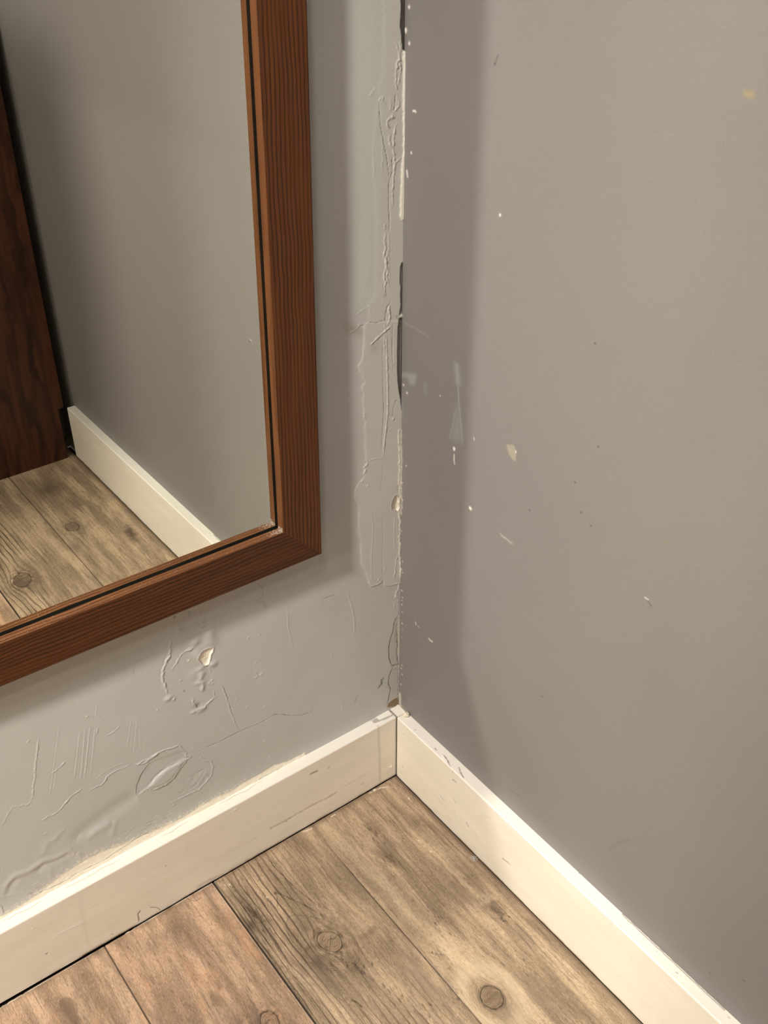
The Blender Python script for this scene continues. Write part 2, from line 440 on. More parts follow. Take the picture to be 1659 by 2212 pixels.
# ------------------------------------------------------------------ left wall (y = 0), its paint blistered and cracked
PX, PZ = lambda q: q, None
def LW(pts): return [(lambda p: (p[0], p[2]))(onY(*q)) for q in pts]
G_A0, G_A1, G_B0, G_B1 = -0.80, 0.0, 0.06, 1.36
DEBUG_COARSE = False
def wall_left():
    st = 0.0011 if not DEBUG_COARSE else 0.004
    s = Sheet(G_A0, G_A1, G_B0, G_B1, st, masks=('filler', 'green', 'brown', 'cream', 'white', 'dark'))
    def st_(pts, w=0.0012, amp=0.0, **k): s.stroke(LW(pts), w*0.62, amp*0.72, **k)
    # soft unevenness of the old plaster
    s.h += 0.0009*vnoise(s.A, s.B, 9, 1, 3)
    # the smeared filler beside the corner: a slightly raised skin with a torn left edge
    edge = CA((785, -60), (785, 690), (735, 830), (740, 970), (700, 1180), (688, 1400), (690, 1700), (712, 1950), (720, 2212))
    edge += CB((715, 150), (700, 620), (640, 700), (640, 870), (600, 900), (600, 1060), (580, 1220), (540, 1290), (560, 1350), (605, 1440),
               (575, 1490), (590, 1560), (585, 1640), (600, 1730), (615, 1820), (600, 1880), (615, 1960), (610, 2060), (620, 2150))
    edge += CC((440, 0), (435, 50), (428, 95), (390, 135), (365, 190), (360, 250), (376, 275), (388, 290), (395, 330), (388, 380),
               (390, 480), (402, 520), (405, 600), (405, 690), (440, 750), (460, 810), (480, 840), (520, 828), (555, 805), (565, 835), (640, 830), (690, 815))
    patch = edge + [(905, 1262), (905, -40)]
    s.fill(LW(patch), edge=0.004, amp=0.0003, masks={'filler': 0.6}, rag=0.0012, ragf=160)
    low = [p for p in patch if p[1] > 690 and p[0] < 900]
    s.fill(LW([(905, 690)]+low+[(905, 1262)]), edge=0.0014, amp=0.0005, rag=0.0008, ragf=260)
    lower = CB((590, 1100), (580, 1220), (540, 1290), (560, 1350), (605, 1440), (575, 1490), (590, 1560), (585, 1640), (600, 1730), (615, 1820), (600, 1880), (615, 1960), (610, 2060), (620, 2150)) \
        + CC((440, 0), (435, 50), (428, 95), (390, 135), (365, 190), (360, 250), (376, 275), (388, 290), (395, 330), (388, 380), (390, 480), (402, 520), (405, 600), (405, 690), (440, 750), (460, 810))
    st_(lower, 0.0007, -0.0006, jag=0.0005, rag=0.6, masks={'dark': 0.28})
    st_(CC((460, 810), (480, 840), (520, 828), (555, 805)), 0.0012, 0.0014, jag=0.0004, masks={'white': 0.35})
    st_(CC((555, 800), (562, 835)), 0.0009, -0.001, masks={'dark': 0.35})
    st_(CC((565, 832), (600, 838), (640, 826), (668, 822)), 0.0014, 0.0011, jag=0.0006, masks={'white': 0.3})
    # greenish older coat left of the filler
    s.fill(LW([(770, -40), (828, -40), (815, 400), (800, 640), (765, 660), (770, 400)]), edge=0.02, masks={'green': 0.8}, rag=0.004, ragf=40)
    # trowel drags and torn ridges, upper part
    R = lambda pts, w=0.0011, a=0.0013, j=0.0004, **k: st_(pts, w, a, jag=j, rag=0.5, **k)
    R(CA((905, 390), (915, 440), (930, 480), (938, 560), (908, 605), (903, 680), (905, 750), (912, 870)), a=0.0015, j=0.0008)
    R(CA((935, 395), (945, 470), (938, 600), (945, 700), (928, 800), (940, 810)), a=0.0015, j=0.001)
    R(CA((908, 605), (935, 625), (905, 640)), 0.0012, 0.0014)
    R(CA((902, 905), (896, 980), (885, 1070)), 0.0012, -0.0016, masks={'dark': 0.35})
    R(CA((930, 960), (935, 1010), (900, 1050), (880, 1075)), 0.0012, 0.0014)
    R(CA((738, 965), (760, 940), (785, 930), (770, 960), (800, 985), (790, 1000)), 0.0014, 0.0014, 0.0009)
    R(CA((745, 970), (750, 1080), (760, 1200), (785, 1330), (808, 1450), (822, 1530), (838, 1640), (848, 1700)), 0.0009, -0.0012, 0.0001, masks={'dark': 0.4})
    R(CA((850, 940), (855, 1000), (850, 1060)), 0.0013, 0.0012)
    R(CA((900, 1115), (862, 1130), (872, 1108), (840, 1135), (820, 1155), (822, 1195), (845, 1225)), 0.0014, 0.0018, 0.0007, masks={'dark': 0.15})
    R(CA((925, 1175), (900, 1200), (890, 1260), (880, 1330), (878, 1400), (882, 1450), (890, 1490), (888, 1600), (880, 1700), (870, 1820), (882, 1960)), 0.0013, 0.0017, 0.0008)
    R(CA((848, 1290), (838, 1330), (850, 1380), (872, 1410)), 0.0016, 0.0014, 0.001)
    R(CA((872, 1470), (868, 1550), (872, 1640), (855, 1700)), 0.0009, -0.0014, masks={'dark': 0.35})
    R(CA((775, 1280), (772, 1340), (780, 1400), (775, 1470), (782, 1530), (775, 1600), (772, 1640)), 0.001, 0.0009, 0.0007)
    R(CA((968, 1490), (935, 1525), (900, 1560)), 0.0011, 0.0013)
    R(CA((848, 1700), (840, 1800), (840, 1950), (848, 2100), (845, 2212)), 0.0012, -0.0012, 0.0001, masks={'dark': 0.22})
    R(CA((690, 1390), (688, 1500), (700, 1700)), 0.0012, 0.0005)
    R(CA((715, 830), (690, 870), (655, 915)), 0.0015, 0.0005, masks={'white': 0.25})
    R(CA((800, 2140), (805, 2190)), 0.0013, 0.0012)
    # middle part
    R(CB((800, 0), (803, 60), (806, 130), (796, 200), (800, 260), (815, 310), (796, 400), (795, 520), (800, 600), (796, 655)), 0.0016, 0.0017, 0.0009)
    R(CB((826, 170), (812, 250), (808, 300), (830, 380), (815, 430), (830, 480), (845, 530)), 0.0015, 0.0015, 0.0008)
    R(CB((800, 655), (790, 560), (790, 500)), 0.0008, -0.0014, masks={'dark': 0.3})
    R(CB((838, 0), (842, 120), (838, 240), (846, 400), (850, 480)), 0.0011, 0.0007)
    R(CB((850, 660), (848, 690), (822, 720), (808, 790), (802, 860)), 0.0010, -0.0016, masks={'dark': 0.4})
    R(CB((846, 690), (835, 740), (846, 800), (840, 850), (818, 890)), 0.0014, 0.0018)
    R(CB((640, 876), (690, 868), (720, 872), (760, 855), (795, 858)), 0.0008, -0.0012, masks={'dark': 0.45})
    R(CB((640, 876), (600, 890), (560, 890), (520, 940), (480, 960), (440, 995)), 0.0018, 0.0007, masks={'brown': 0.35})
    s.bump(LW(CB((505, 935)))[0], 0.016, 0.006, 0.0006, -0.6, masks={'brown': 0.4})
    s.bump(LW(CB((700, 1110)))[0], 0.008, 0.008, 0.0, 0, masks={'brown': 0.22})
    R(CB((660, 690), (660, 790)), 0.0011, 0.0005)
    R(CB((665, 700), (560, 770), (480, 830)), 0.0012, 0.0005, masks={'white': 0.2})
    R(CB((855, 905), (820, 930), (780, 965), (720, 1020), (660, 1082)), 0.0013, 0.0019, 0.0003)
    R(CB((845, 915), (790, 975), (735, 1030)), 0.0008, -0.001, masks={'dark': 0.4})
    R(CB((780, 990), (780, 1200), (783, 1500), (793, 1700), (780, 1900), (768, 2100)), 0.0008, -0.0012, 0.0001, masks={'dark': 0.3})
    R(CB((796, 870), (795, 950), (790, 1060), (798, 1190)), 0.001, 0.0012, 0.0006)
    R(CB((808, 950), (815, 1100), (820, 1300), (826, 1480), (828, 1600), (826, 1740), (810, 1880), (795, 2010), (786, 2150)), 0.0016, 0.0016, 0.0001)
    R(CB((876, 860), (872, 950), (870, 1080), (872, 1180), (884, 1310), (872, 1322)), 0.0010, -0.001, 0.0002, masks={'dark': 0.3})
    R(CB((884, 1180), (886, 1300)), 0.0009, 0.0009, 0.0001)
    R(CB((905, 1590), (900, 1650), (880, 1690), (876, 1740), (882, 1790)), 0.0009, -0.0009, masks={'dark': 0.3})
    R(CB((905, 1600), (898, 1620)), 0.0012, 0.0013); s.bump(LW(CB((880, 1788)))[0], 0.0018, 0.0018, 0.0013)
    R(CB((830, 1900), (860, 1890)), 0.0011, 0.0007); R(CB((800, 2150), (740, 2170), (690, 2175), (655, 2190)), 0.0013, 0.0008, 0.001)
    R(CB((600, 1720), (605, 1770), (615, 1820)), 0.0014, 0.0015, 0.0008)
    # lower patch
    R(CC((485, 330), (480, 370), (490, 430), (488, 500), (480, 620), (478, 700), (480, 830)), 0.0012, 0.0006, 0.0002)
    R(CC((556, 370), (560, 480), (556, 600), (554, 700), (556, 800)), 0.0010, -0.0007, 0.0001, masks={'dark': 0.12})
    R(CC((560, 0), (555, 100), (545, 180)), 0.0009, -0.0006, 0.0002, masks={'dark': 0.12})
    R(CC((644, 350), (636, 420), (636, 520), (640, 610)), 0.0010, 0.0009, 0.0001, masks={'cream': 0.25})
    R(CC((660, 625), (648, 660), (642, 740), (630, 790)), 0.0014, 0.0012)
    R(CC((575, 705), (570, 735)), 0.0013, 0.0011); R(CC((535, 780), (525, 800), (535, 790)), 0.0014, 0.0010)
    R(CC((455, 0), (430, 30), (440, 50), (428, 80)), 0.0016, 0.0016, 0.001)
    s.bump(LW(CC((455, 155)))[0], 0.0012, 0.0012, 0.0008, masks={'white': 0.3}); s.bump(LW(CC((418, 125)))[0], 0.0014, 0.0014, 0.0010)
    # the knocked-out hole
    hole = CC((655, 222), (640, 228), (625, 262), (618, 285), (622, 315), (640, 322), (660, 330), (672, 300), (668, 250))
    s.fill(LW(hole), edge=0.0009, amp=-0.0035, rim=0.0012, rag=0.0006, ragf=300, masks={'cream': 0.55, 'brown': 0.35})
    # corner edge: torn lining paper, cream core
    R(CA((955, 0), (952, 120), (955, 260), (962, 330), (965, 480)), 0.0008, 0.0006, 0.0002)
    for a, b, n in ((1900, 2212, 5), ):
        R(CB((936, 1900), (934, 2000), (938, 2100), (940, 2212)), 0.0022, 0.0010, 0.0008, masks={'cream': 0.8}, taper=False)
    R(CC((668, 0), (674, 60), (668, 120), (674, 190), (676, 235), (664, 300), (670, 340), (674, 420), (672, 520), (670, 620), (674, 700), (680, 790)), 0.0022, 0.0010, 0.0009, masks={'cream': 0.8}, taper=False)
    R(CC((662, 120), (655, 150), (660, 200)), 0.0016, 0, masks={'brown': 0.5})
    R(CC((660, 345), (664, 450), (664, 560)), 0.0012, 0, masks={'brown': 0.4})
    R(CC((672, 815), (660, 870), (650, 880), (645, 915), (668, 920)), 0.0018, 0.0012, masks={'white': 0.5})
    R(CC((640, 950), (635, 985), (650, 1000)), 0.0013, 0.0010)
    # dark gap between filler and the right wall
    def slot(left, masks, amp=-0.0015, rag=0.0004):
        w = LW(left); s.fill(w+[(0.004, w[-1][1]), (0.004, w[0][1])], edge=0.0008, amp=amp, rag=rag, ragf=200, masks=masks)
    slot(CA((955, -40), (955, 120), (950, 260), (962, 330), (965, 400), (975, 470), (990, 484)), {'dark': 0.72}, -0.003)
    slot(CA((985, 482), (974, 500), (972, 560), (975, 700), (972, 900), (972, 1150), (975, 1480), (962, 1560), (955, 1750), (950, 1900), (946, 2060), (965, 2100)), {'cream': 0.6, 'white': 0.6}, 0.0012, 0.0013)
    slot(CB((965, 300), (952, 340), (949, 400), (947, 480), (954, 530), (950, 620), (956, 700), (942, 780), (938, 800)), {'dark': 0.6}, -0.0018, 0.0006)
    slot(CB((938, 830), (926, 900), (923, 1000), (921, 1150), (922, 1300), (926, 1420), (938, 1520), (954, 1600), (962, 1700)), {'dark': 0.6}, -0.003, 0.0004)
    R(CB((915, 795), (905, 810), (920, 830)), 0.0014, 0.0005, masks={'brown': 0.9, 'dark': 0.3})
    R(CC((668, 880), (672, 960), (668, 1040)), 0.0010, -0.001, masks={'dark': 0.5}, taper=False)
    # split above the skirting
    s.fill(LW(CC((650, 1060), (635, 1100), (630, 1150), (612, 1200), (600, 1260), (603, 1330), (620, 1380), (625, 1400), (600, 1460), (597, 1510), (612, 1545), (600, 1600), (588, 1650), (670, 1660), (672, 1060))),
           edge=0.002, amp=-0.0008, masks={'brown': 0.22, 'filler': 0.3})
    R(CC((665, 1040), (650, 1060), (637, 1100), (632, 1150), (614, 1200), (603, 1260), (603, 1330), (616, 1375), (625, 1395)), 0.0009, -0.0016, 0.0003, masks={'dark': 0.75, 'brown': 0.4})
    R(CC((625, 1395), (604, 1455), (598, 1510), (614, 1545), (604, 1600), (592, 1650)), 0.0009, -0.0014, 0.0003, masks={'dark': 0.6, 'brown': 0.4})
    R(CC((655, 1060), (650, 1130), (645, 1200), (655, 1230)), 0.0008, -0.0008, masks={'dark': 0.35})
    R(CC((660, 1090), (655, 1130), (662, 1240), (655, 1300), (668, 1380), (660, 1400)), 0.0016, -0.001, 0.0006, masks={'dark': 0.7, 'brown': 0.3})
    R(CC((625, 1388), (645, 1380), (668, 1378)), 0.0020, -0.0015, 0.0006, masks={'dark': 0.8}); R(CC((640, 1400), (655, 1410)), 0.0014, 0, masks={'brown': 1.0})
    R(CC((622, 1330), (640, 1290), (655, 1310)), 0.0010, 0.0006, masks={'brown': 0.3})
    R(CC((668, 1400), (666, 1500), (664, 1590)), 0.0010, -0.001, masks={'dark': 0.6}, taper=False)
    s.fill(LW(CC((664, 1598), (635, 1615), (600, 1640), (585, 1668), (640, 1670), (672, 1650))), edge=0.002, rag=0.0015, ragf=200, masks={'brown': 0.95, 'dark': 0.25})
    R(CC((565, 1470), (548, 1482), (552, 1505), (540, 1520), (530, 1535)), 0.0032, 0, 0.0006, masks={'dark': 0.7}, taper=False)
    R(CC((388, 1580), (378, 1610), (368, 1636)), 0.0009, -0.0006, masks={'dark': 0.45})
    R(CC((235, 900), (195, 912), (165, 922), (148, 938)), 0.0010, -0.0008, masks={'dark': 0.35}); R(CC((145, 935), (100, 975)), 0.0011, 0.0005)
    R(CC((318, 890), (335, 940), (352, 1000), (364, 1080), (366, 1130), (355, 1190)), 0.0018, 0.0008, 0.0001)
    R(CC((175, 800), (165, 860)), 0.0012, 0.0006); R(CC((275, 1640), (285, 1700)), 0.0016, 0.0007, masks={'white': 0.15})
    R(CC((215, 1290), (205, 1340)), 0.0022, 0.0005); R(CC((455, 1185), (456, 1210)), 0.0013, 0.0006)
    # ---- below the mirror: blisters, scratches, a chip down to the plaster
    Bp = lambda c, ra, rb=None, a=0.0013, rot=0.0, **k: s.bump(LW(CD(c))[0], ra/2370*1.05, (rb or ra)/2370*1.05, a*0.85, rot, **k)
    Bp((915, 320), 34, 60, 0.0010, 0.1); Bp((1075, 300), 24, 42, 0.0028, 0.1); Bp((1072, 275), 16, 16, 0.0014)
    Bp((1000, 322), 17, 14, 0.0022); Bp((920, 262), 12, 10, 0.0012); Bp((1092, 436), 13, 12, 0.0022); Bp((1078, 436), 7, 7, 0.0014)
    Bp((1015, 385), 16, 30, 0.0022, 0.4); Bp((1026, 458), 15, 9, 0.0016); Bp((1031, 488), 13, 14, 0.0024); Bp((1028, 508), 8, 8, 0.0014)
    Bp((1020, 532), 18, 10, 0.0018, -0.3); Bp((1037, 548), 8, 16, 0.0018); Bp((992, 488), 22, 20, 0.0009, 0.6); Bp((1035, 562), 5, 12, 0.0012)
    Bp((1030, 668), 18, 12, 0.0022); Bp((990, 682), 9, 6, 0.0014); Bp((1012, 650), 10, 10, -0.0012, masks={'dark': 0.3, 'brown': 0.4})
    Bp((862, 612), 13, 10, 0.0022); Bp((890, 616), 5, 5, 0.0015); Bp((1085, 520), 5, 4, 0.0009); Bp((1085, 538), 5, 4, 0.0009); Bp((1072, 535), 5, 4, 0.0009)
    for c in ((925, 520), (940, 572), (1310, 430), (1325, 288), (1272, 300), (1212, 620), (1355, 658), (1265, 658), (1380, 914), (1332, 960), (806, 672), (447, 706), (144, 832), (1020, 1078), (1352, 836)):
        Bp(c, 3.6, 3.6, 0.0008, masks={'white': 0.15})
    Bp((965, 418), 4, 4, 0.0007, masks={'cream': 0.9}); Bp((940, 572), 3, 3, 0, masks={'dark': 0.6}); Bp((925, 521), 3, 3, 0, masks={'dark': 0.4})
    chip = CD((1090, 350), (1070, 353), (1050, 360), (1030, 372), (1015, 392), (1012, 412), (1024, 425), (1035, 440), (1050, 444), (1064, 438), (1072, 420), (1076, 402), (1078, 385), (1088, 372))
    s.fill(LW(chip), edge=0.0007, amp=-0.0016, rim=0.0016, rag=0.0004, ragf=400, set_masks={'cream': 1.0})
    W, D = s.inside(LW(chip)); s.h[W] += np.where(D > 0.001, 0.0006*vnoise(s.A[W], s.B[W], 420, 8, 2), 0)
    R(CD((875, 310), (868, 380), (850, 430), (832, 470), (832, 510), (845, 545), (860, 592)), 0.0020, 0.0020, 0.0009)
    R(CD((855, 380), (838, 440), (822, 480), (820, 560)), 0.0022, -0.0004, 0.0006)
    R(CD((985, 360), (955, 365), (925, 390), (905, 430), (880, 470)), 0.0016, 0.0013, 0.0006); Bp((972, 358), 12, 6, 0.0015)
    R(CD((905, 240), (912, 262), (940, 268)), 0.0014, 0.0012); R(CD((895, 190), (892, 205)), 0.0020, 0, masks={'brown': 1, 'dark': 0.4})
    R(CD((960, 170), (975, 185), (962, 200)), 0.0020, 0.0014, 0.0008, masks={'dark': 0.2}); R(CD((1025, 160), (1030, 195)), 0.0009, 0.0005, masks={'brown': 0.4})
    for c in ((1042, 222), (1048, 240), (1036, 248)): Bp(c, 4, 4, 0.0006, masks={'brown': 0.5})
    R(CD((1310, 20), (1345, 50), (1345, 80), (1325, 112)), 0.0016, 0, 0.0004, masks={'brown': 0.5}); R(CD((1305, 108), (1350, 125), (1365, 150)), 0.0014, 0, masks={'brown': 0.5})
    R(CD((685, 455), (683, 500)), 0.0016, 0.0003, masks={'brown': 0.3})
    R(CD((985, 608), (992, 640), (1010, 668), (1045, 658), (1060, 640), (1080, 622), (1105, 598)), 0.0014, 0.0016, 0.0008)
    R(CD((1092, 572), (1095, 600), (1108, 610)), 0.0010, 0.0012, 0.0006); R(CD((1072, 450), (1076, 488)), 0.0008, 0.0008, 0.0006)
    R(CD((1300, 478), (1310, 480), (1318, 492), (1316, 508), (1303, 510)), 0.0011, 0.0013); Bp((1338, 490), 6, 6, 0.0010)
    R(CD((1133, 538), (1160, 610), (1180, 680), (1200, 730), (1216, 778)), 0.0010, 0.0013, 0.0001); R(CD((1140, 545), (1168, 612), (1190, 690)), 0.0007, -0.0009, 0.0001, masks={'dark': 0.3})
    R(CD((1470, 140), (1475, 250), (1500, 358)), 0.0014, 0.0007, 0.0001)
    # long crack and the lifted flap
    R(CD((1610, 640), (1600, 680), (1560, 695), (1500, 703), (1440, 695), (1400, 698), (1365, 722), (1330, 742), (1260, 770), (1200, 797), (1130, 835), (1060, 862), (1020, 885), (990, 910)), 0.0008, -0.0010, 0.0004, masks={'dark': 0.35})
    R(CD((990, 912), (962, 918), (935, 955), (905, 985), (890, 1015), (868, 1035), (840, 1055), (800, 1072), (785, 1082), (762, 1070), (740, 1082), (706, 1110)), 0.0011, 0.0016, 0.0004, masks={'white': 0.25})
    s.fill(LW(CD((950, 925), (905, 940), (860, 965), (820, 1000), (790, 1030), (765, 1062), (800, 1068), (850, 1048), (890, 1010), (905, 985))), edge=0.005, amp=0.0016)
    R(CD((920, 935), (860, 962), (800, 1010), (755, 1065)), 0.0030, -0.0016, 0.0001)
    R(CD((772, 938), (745, 970), (722, 1010), (702, 1060), (698, 1100), (708, 1112)), 0.0009, -0.0013, 0.0002, masks={'dark': 0.45, 'brown': 0.2})
    s.fill(LW(CD((775, 938), (940, 880), (950, 915), (860, 960), (800, 1010), (760, 1065), (705, 1105), (700, 1060), (722, 1010))), edge=0.004, amp=-0.0006)
    R(CD((690, 950), (735, 945), (775, 918), (800, 895), (822, 884), (870, 868), (918, 850)), 0.0015, 0.0018, 0.0009, masks={'white': 0.15})
    R(CD((700, 955), (740, 930), (770, 915), (810, 885)), 0.0018, 0.0013, 0.0014)
    R(CD((918, 850), (935, 880), (955, 888), (952, 910), (985, 912)), 0.0013, 0.0016, 0.0009)
    R(CD((665, 950), (640, 965), (590, 985), (560, 1005), (545, 1015), (530, 1045), (515, 1058), (480, 1072), (450, 1088)), 0.0011, 0.0014, 0.0006)
    R(CD((660, 940), (600, 955), (540, 985), (485, 1030)), 0.0013, 0.0005)
    R(CD((422, 1074), (395, 1092), (365, 1112), (345, 1135), (325, 1160), (300, 1190)), 0.0011, 0.0015, 0.0003, masks={'white': 0.15})
    R(CD((300, 1190), (270, 1210), (245, 1215), (212, 1238)), 0.0014, 0.0011, 0.0010)
    R(CD((198, 815), (192, 880), (182, 960), (180, 1010), (170, 1060), (168, 1110), (158, 1140)), 0.0011, 0.0014, 0.0005, masks={'white': 0.2})
    R(CD((158, 1140), (145, 1158), (118, 1160), (95, 1168), (60, 1166)), 0.0013, 0.0010, 0.0009); R(CD((65, 1170), (30, 1225), (0, 1280)), 0.0012, 0.0007, 0.0005)
    for x0, y0, x1, y1, a in ((305, 750, 255, 1110, .5), (410, 770, 380, 1030, .7), (436, 768, 412, 1032, .7), (462, 750, 432, 1032, .9), (490, 740, 462, 1020, .6), (672, 722, 650, 862, .6),
                              (702, 718, 684, 900, .6), (365, 1040, 378, 1010, .5), (495, 640, 490, 710, .5), (290, 960, 275, 1090, .4), (715, 760, 720, 880, .4), (985, 830, 990, 875, .5)):
        R(CD((x0, y0), ((x0+x1)/2, (y0+y1)/2+6), (x1, y1)), 0.0009, 0.0009*a, 0.0001)
        R(CD((x0-7, y0), ((x0+x1)/2-7, (y0+y1)/2+6), (x1-7, y1)), 0.0007, -0.0007*a, 0.0001)
    R(CD((500, 705), (530, 735), (560, 758), (580, 765)), 0.0009, 0.0006); R(CD((612, 754), (590, 778), (565, 795), (540, 802)), 0.0012, 0.0010, 0.0005)
    R(CD((500, 762), (495, 800)), 0.0011, 0.0009); R(CD((250, 1010), (290, 980), (335, 935)), 0.0010, 0.0010, 0.0005)
    R(CD((1030, 905), (1040, 930), (1080, 935), (1092, 960), (1080, 1010), (1055, 1040), (1020, 1078), (985, 1095), (930, 1120), (865, 1150)), 0.0015, 0.0012, 0.0007)
    W, D = s.inside(LW(CD((985, 1000), (1050, 970), (1070, 1020), (1010, 1060), (930, 1100), (900, 1090)))); s.h[W] += np.where(D > 0, 1, 0)*0.0008*vnoise(s.A[W], s.B[W], 160, 9, 3)
    R(CD((240, 1310), (225, 1308), (245, 1295)), 0.0014, 0.0008)
    # long soft folds of loose lining paper
    S_ = lambda pts, w, a: st_(pts, w*1.5, a*0.55)
    S_(CE((980, 395), (850, 470), (740, 545), (620, 640), (540, 740)), 0.016, -0.0042)
    S_(CE((560, 700), (640, 690), (700, 640), (800, 590)), 0.008, 0.0026); S_(CE((835, 560), (818, 620), (805, 690)), 0.005, 0.0016)
    S_(CE((520, 775), (450, 820), (380, 850), (300, 870), (200, 935), (110, 965), (50, 1030), (35, 1090), (10, 1130)), 0.006, 0.0032)
    S_(CE((500, 800), (420, 850), (320, 885), (260, 950)), 0.006, -0.0028); S_(CE((120, 985), (60, 1060), (45, 1110)), 0.007, -0.0026)
    S_(CE((560, 800), (585, 870)), 0.004, 0.0014); S_(CE((355, 910), (370, 990)), 0.004, 0.0010); S_(CE((380, 720), (440, 650), (470, 640)), 0.004, 0.0009)
    S_(CE((300, 830), (340, 730), (420, 690)), 0.006, 0.0011)
    R(CE((-10, 900), (5, 950)), 0.0010, -0.0012, masks={'dark': 0.5, 'brown': 0.4}); R(CE((-12, 1175), (8, 1190), (18, 1225), (8, 1250)), 0.0014, 0.0018, masks={'white': 0.4, 'dark': 0.15})
    R(CE((515, 790), (530, 805), (525, 830)), 0.0022, 0.0009, 0.0008, masks={'white': 0.3})
    # bare cream band of filler and old paint along the skirting
    up = CD((1560, 888), (1530, 908), (1470, 935), (1400, 958), (1330, 1000), (1310, 1012), (1240, 1048), (1180, 1090), (1105, 1120), (1000, 1180), (935, 1222), (900, 1240), (820, 1278), (700, 1330),
            (600, 1372), (520, 1398), (430, 1442), (340, 1502), (255, 1565), (190, 1618), (110, 1672), (40, 1712), (-40, 1750))
    dn = [(onY(x, y)[0], HB-0.004) for x, y in up[::-1]]
    upw = LW(up)
    s.fill(upw+dn, edge=0.0012, amp=-0.0005, rag=0.0016, ragf=130, masks={'cream': 1.0})
    # speckled, flaking upper edge from the middle to the left
    W, D = s.inside(upw+dn, pad=0.03)
    n2 = vnoise(s.A[W], s.B[W], 330, 21, 3); n3 = vnoise(s.A[W], s.B[W], 900, 22, 2)
    lft = np.clip((-0.28-s.A[W])/0.08, 0, 1)
    sp = np.clip((n2*0.6+n3*0.7+0.25+D/0.016)*3, 0, 1)*(D < 0.002)*(D > -0.022)*lft
    s.m['cream'][W] = np.maximum(s.m['cream'][W], sp*0.85); s.h[W] += sp*0.0005*n3
    ins = (D > 0.001); s.h[W] += ins*0.0005*vnoise(s.A[W], s.B[W], 150, 23, 3)
    s.m['brown'][W] = np.maximum(s.m['brown'][W], ins*np.clip(vnoise(s.A[W], s.B[W], 70, 24, 3, 0.5, 2)*1.6-0.5, 0, 0.2))
    R(CD((1545, 905), (1535, 925), (1480, 955), (1430, 975), (1375, 1005), (1310, 1040), (1300, 1060), (1250, 1082), (1180, 1118), (1130, 1142), (1080, 1172), (1050, 1192), (1035, 1212)), 0.0008, -0.0012, 0.0004, masks={'dark': 0.55, 'brown': 0.5})
    R(CE((1190, 600), (1080, 650), (1000, 690), (900, 760), (800, 825), (720, 875), (600, 930), (530, 970), (480, 1005), (400, 1045), (300, 1085), (245, 1115), (235, 1140)), 0.0009, -0.0012, 0.0004, masks={'dark': 0.5, 'brown': 0.5})
    R(CE((920, 795), (870, 825), (840, 835)), 0.0012, -0.0012, masks={'dark': 0.8}); R(CE((1240, 635), (1330, 600)), 0.0012, 0.0009, 0.0007)
    R(CE((1560, 420), (1620, 410), (1659, 400)), 0.0018, 0.0011, 0.0008)
    for a in range(26):
        rr = np.random.default_rng(100+a); x = rr.uniform(60, 1250); y = 1180-x*0.56+rr.uniform(-20, 40)
        R(CE((x, y), (x+rr.uniform(20, 60), y-rr.uniform(10, 34))), 0.0012, rr.uniform(-0.0009, 0.0012), 0.0007, masks={'white': 0.3} if a % 2 else {'brown': 0.4})
    fade = np.clip((s.A-G_A0)/0.02, 0, 1)*np.clip((G_B1-s.B)/0.02, 0, 1)*np.clip((s.B-G_B0)/0.005, 0, 1)
    s.h = s.h*fade
    for k in s.m: s.m[k] = np.clip(s.m[k], 0, 1)
    ev = []; ef = []
    for x0, x1, z0, z1 in ((ROOM_X, G_A0, 0, CEIL), (G_A0, 0, 0, G_B0), (G_A0, 0, G_B1, CEIL)):
        n = len(ev); ev += [(x0, 0, z0), (x1, 0, z0), (x1, 0, z1), (x0, 0, z1)]; ef.append([n, n+1, n+2, n+3])
    # thickness behind
    n = len(ev); ev += [(ROOM_X, 0.1, 0), (0, 0.1, 0), (0, 0.1, CEIL), (ROOM_X, 0.1, CEIL)]; ef.append([n+1, n, n+3, n+2])
    o = s.build('wall_left', lambda A, B, H: (A, -H, B), MAT_WALL, (ev, ef))
    tag(o, 'grey painted wall with blistered cracked paint behind the mirror', kind='structure')
wall_left()

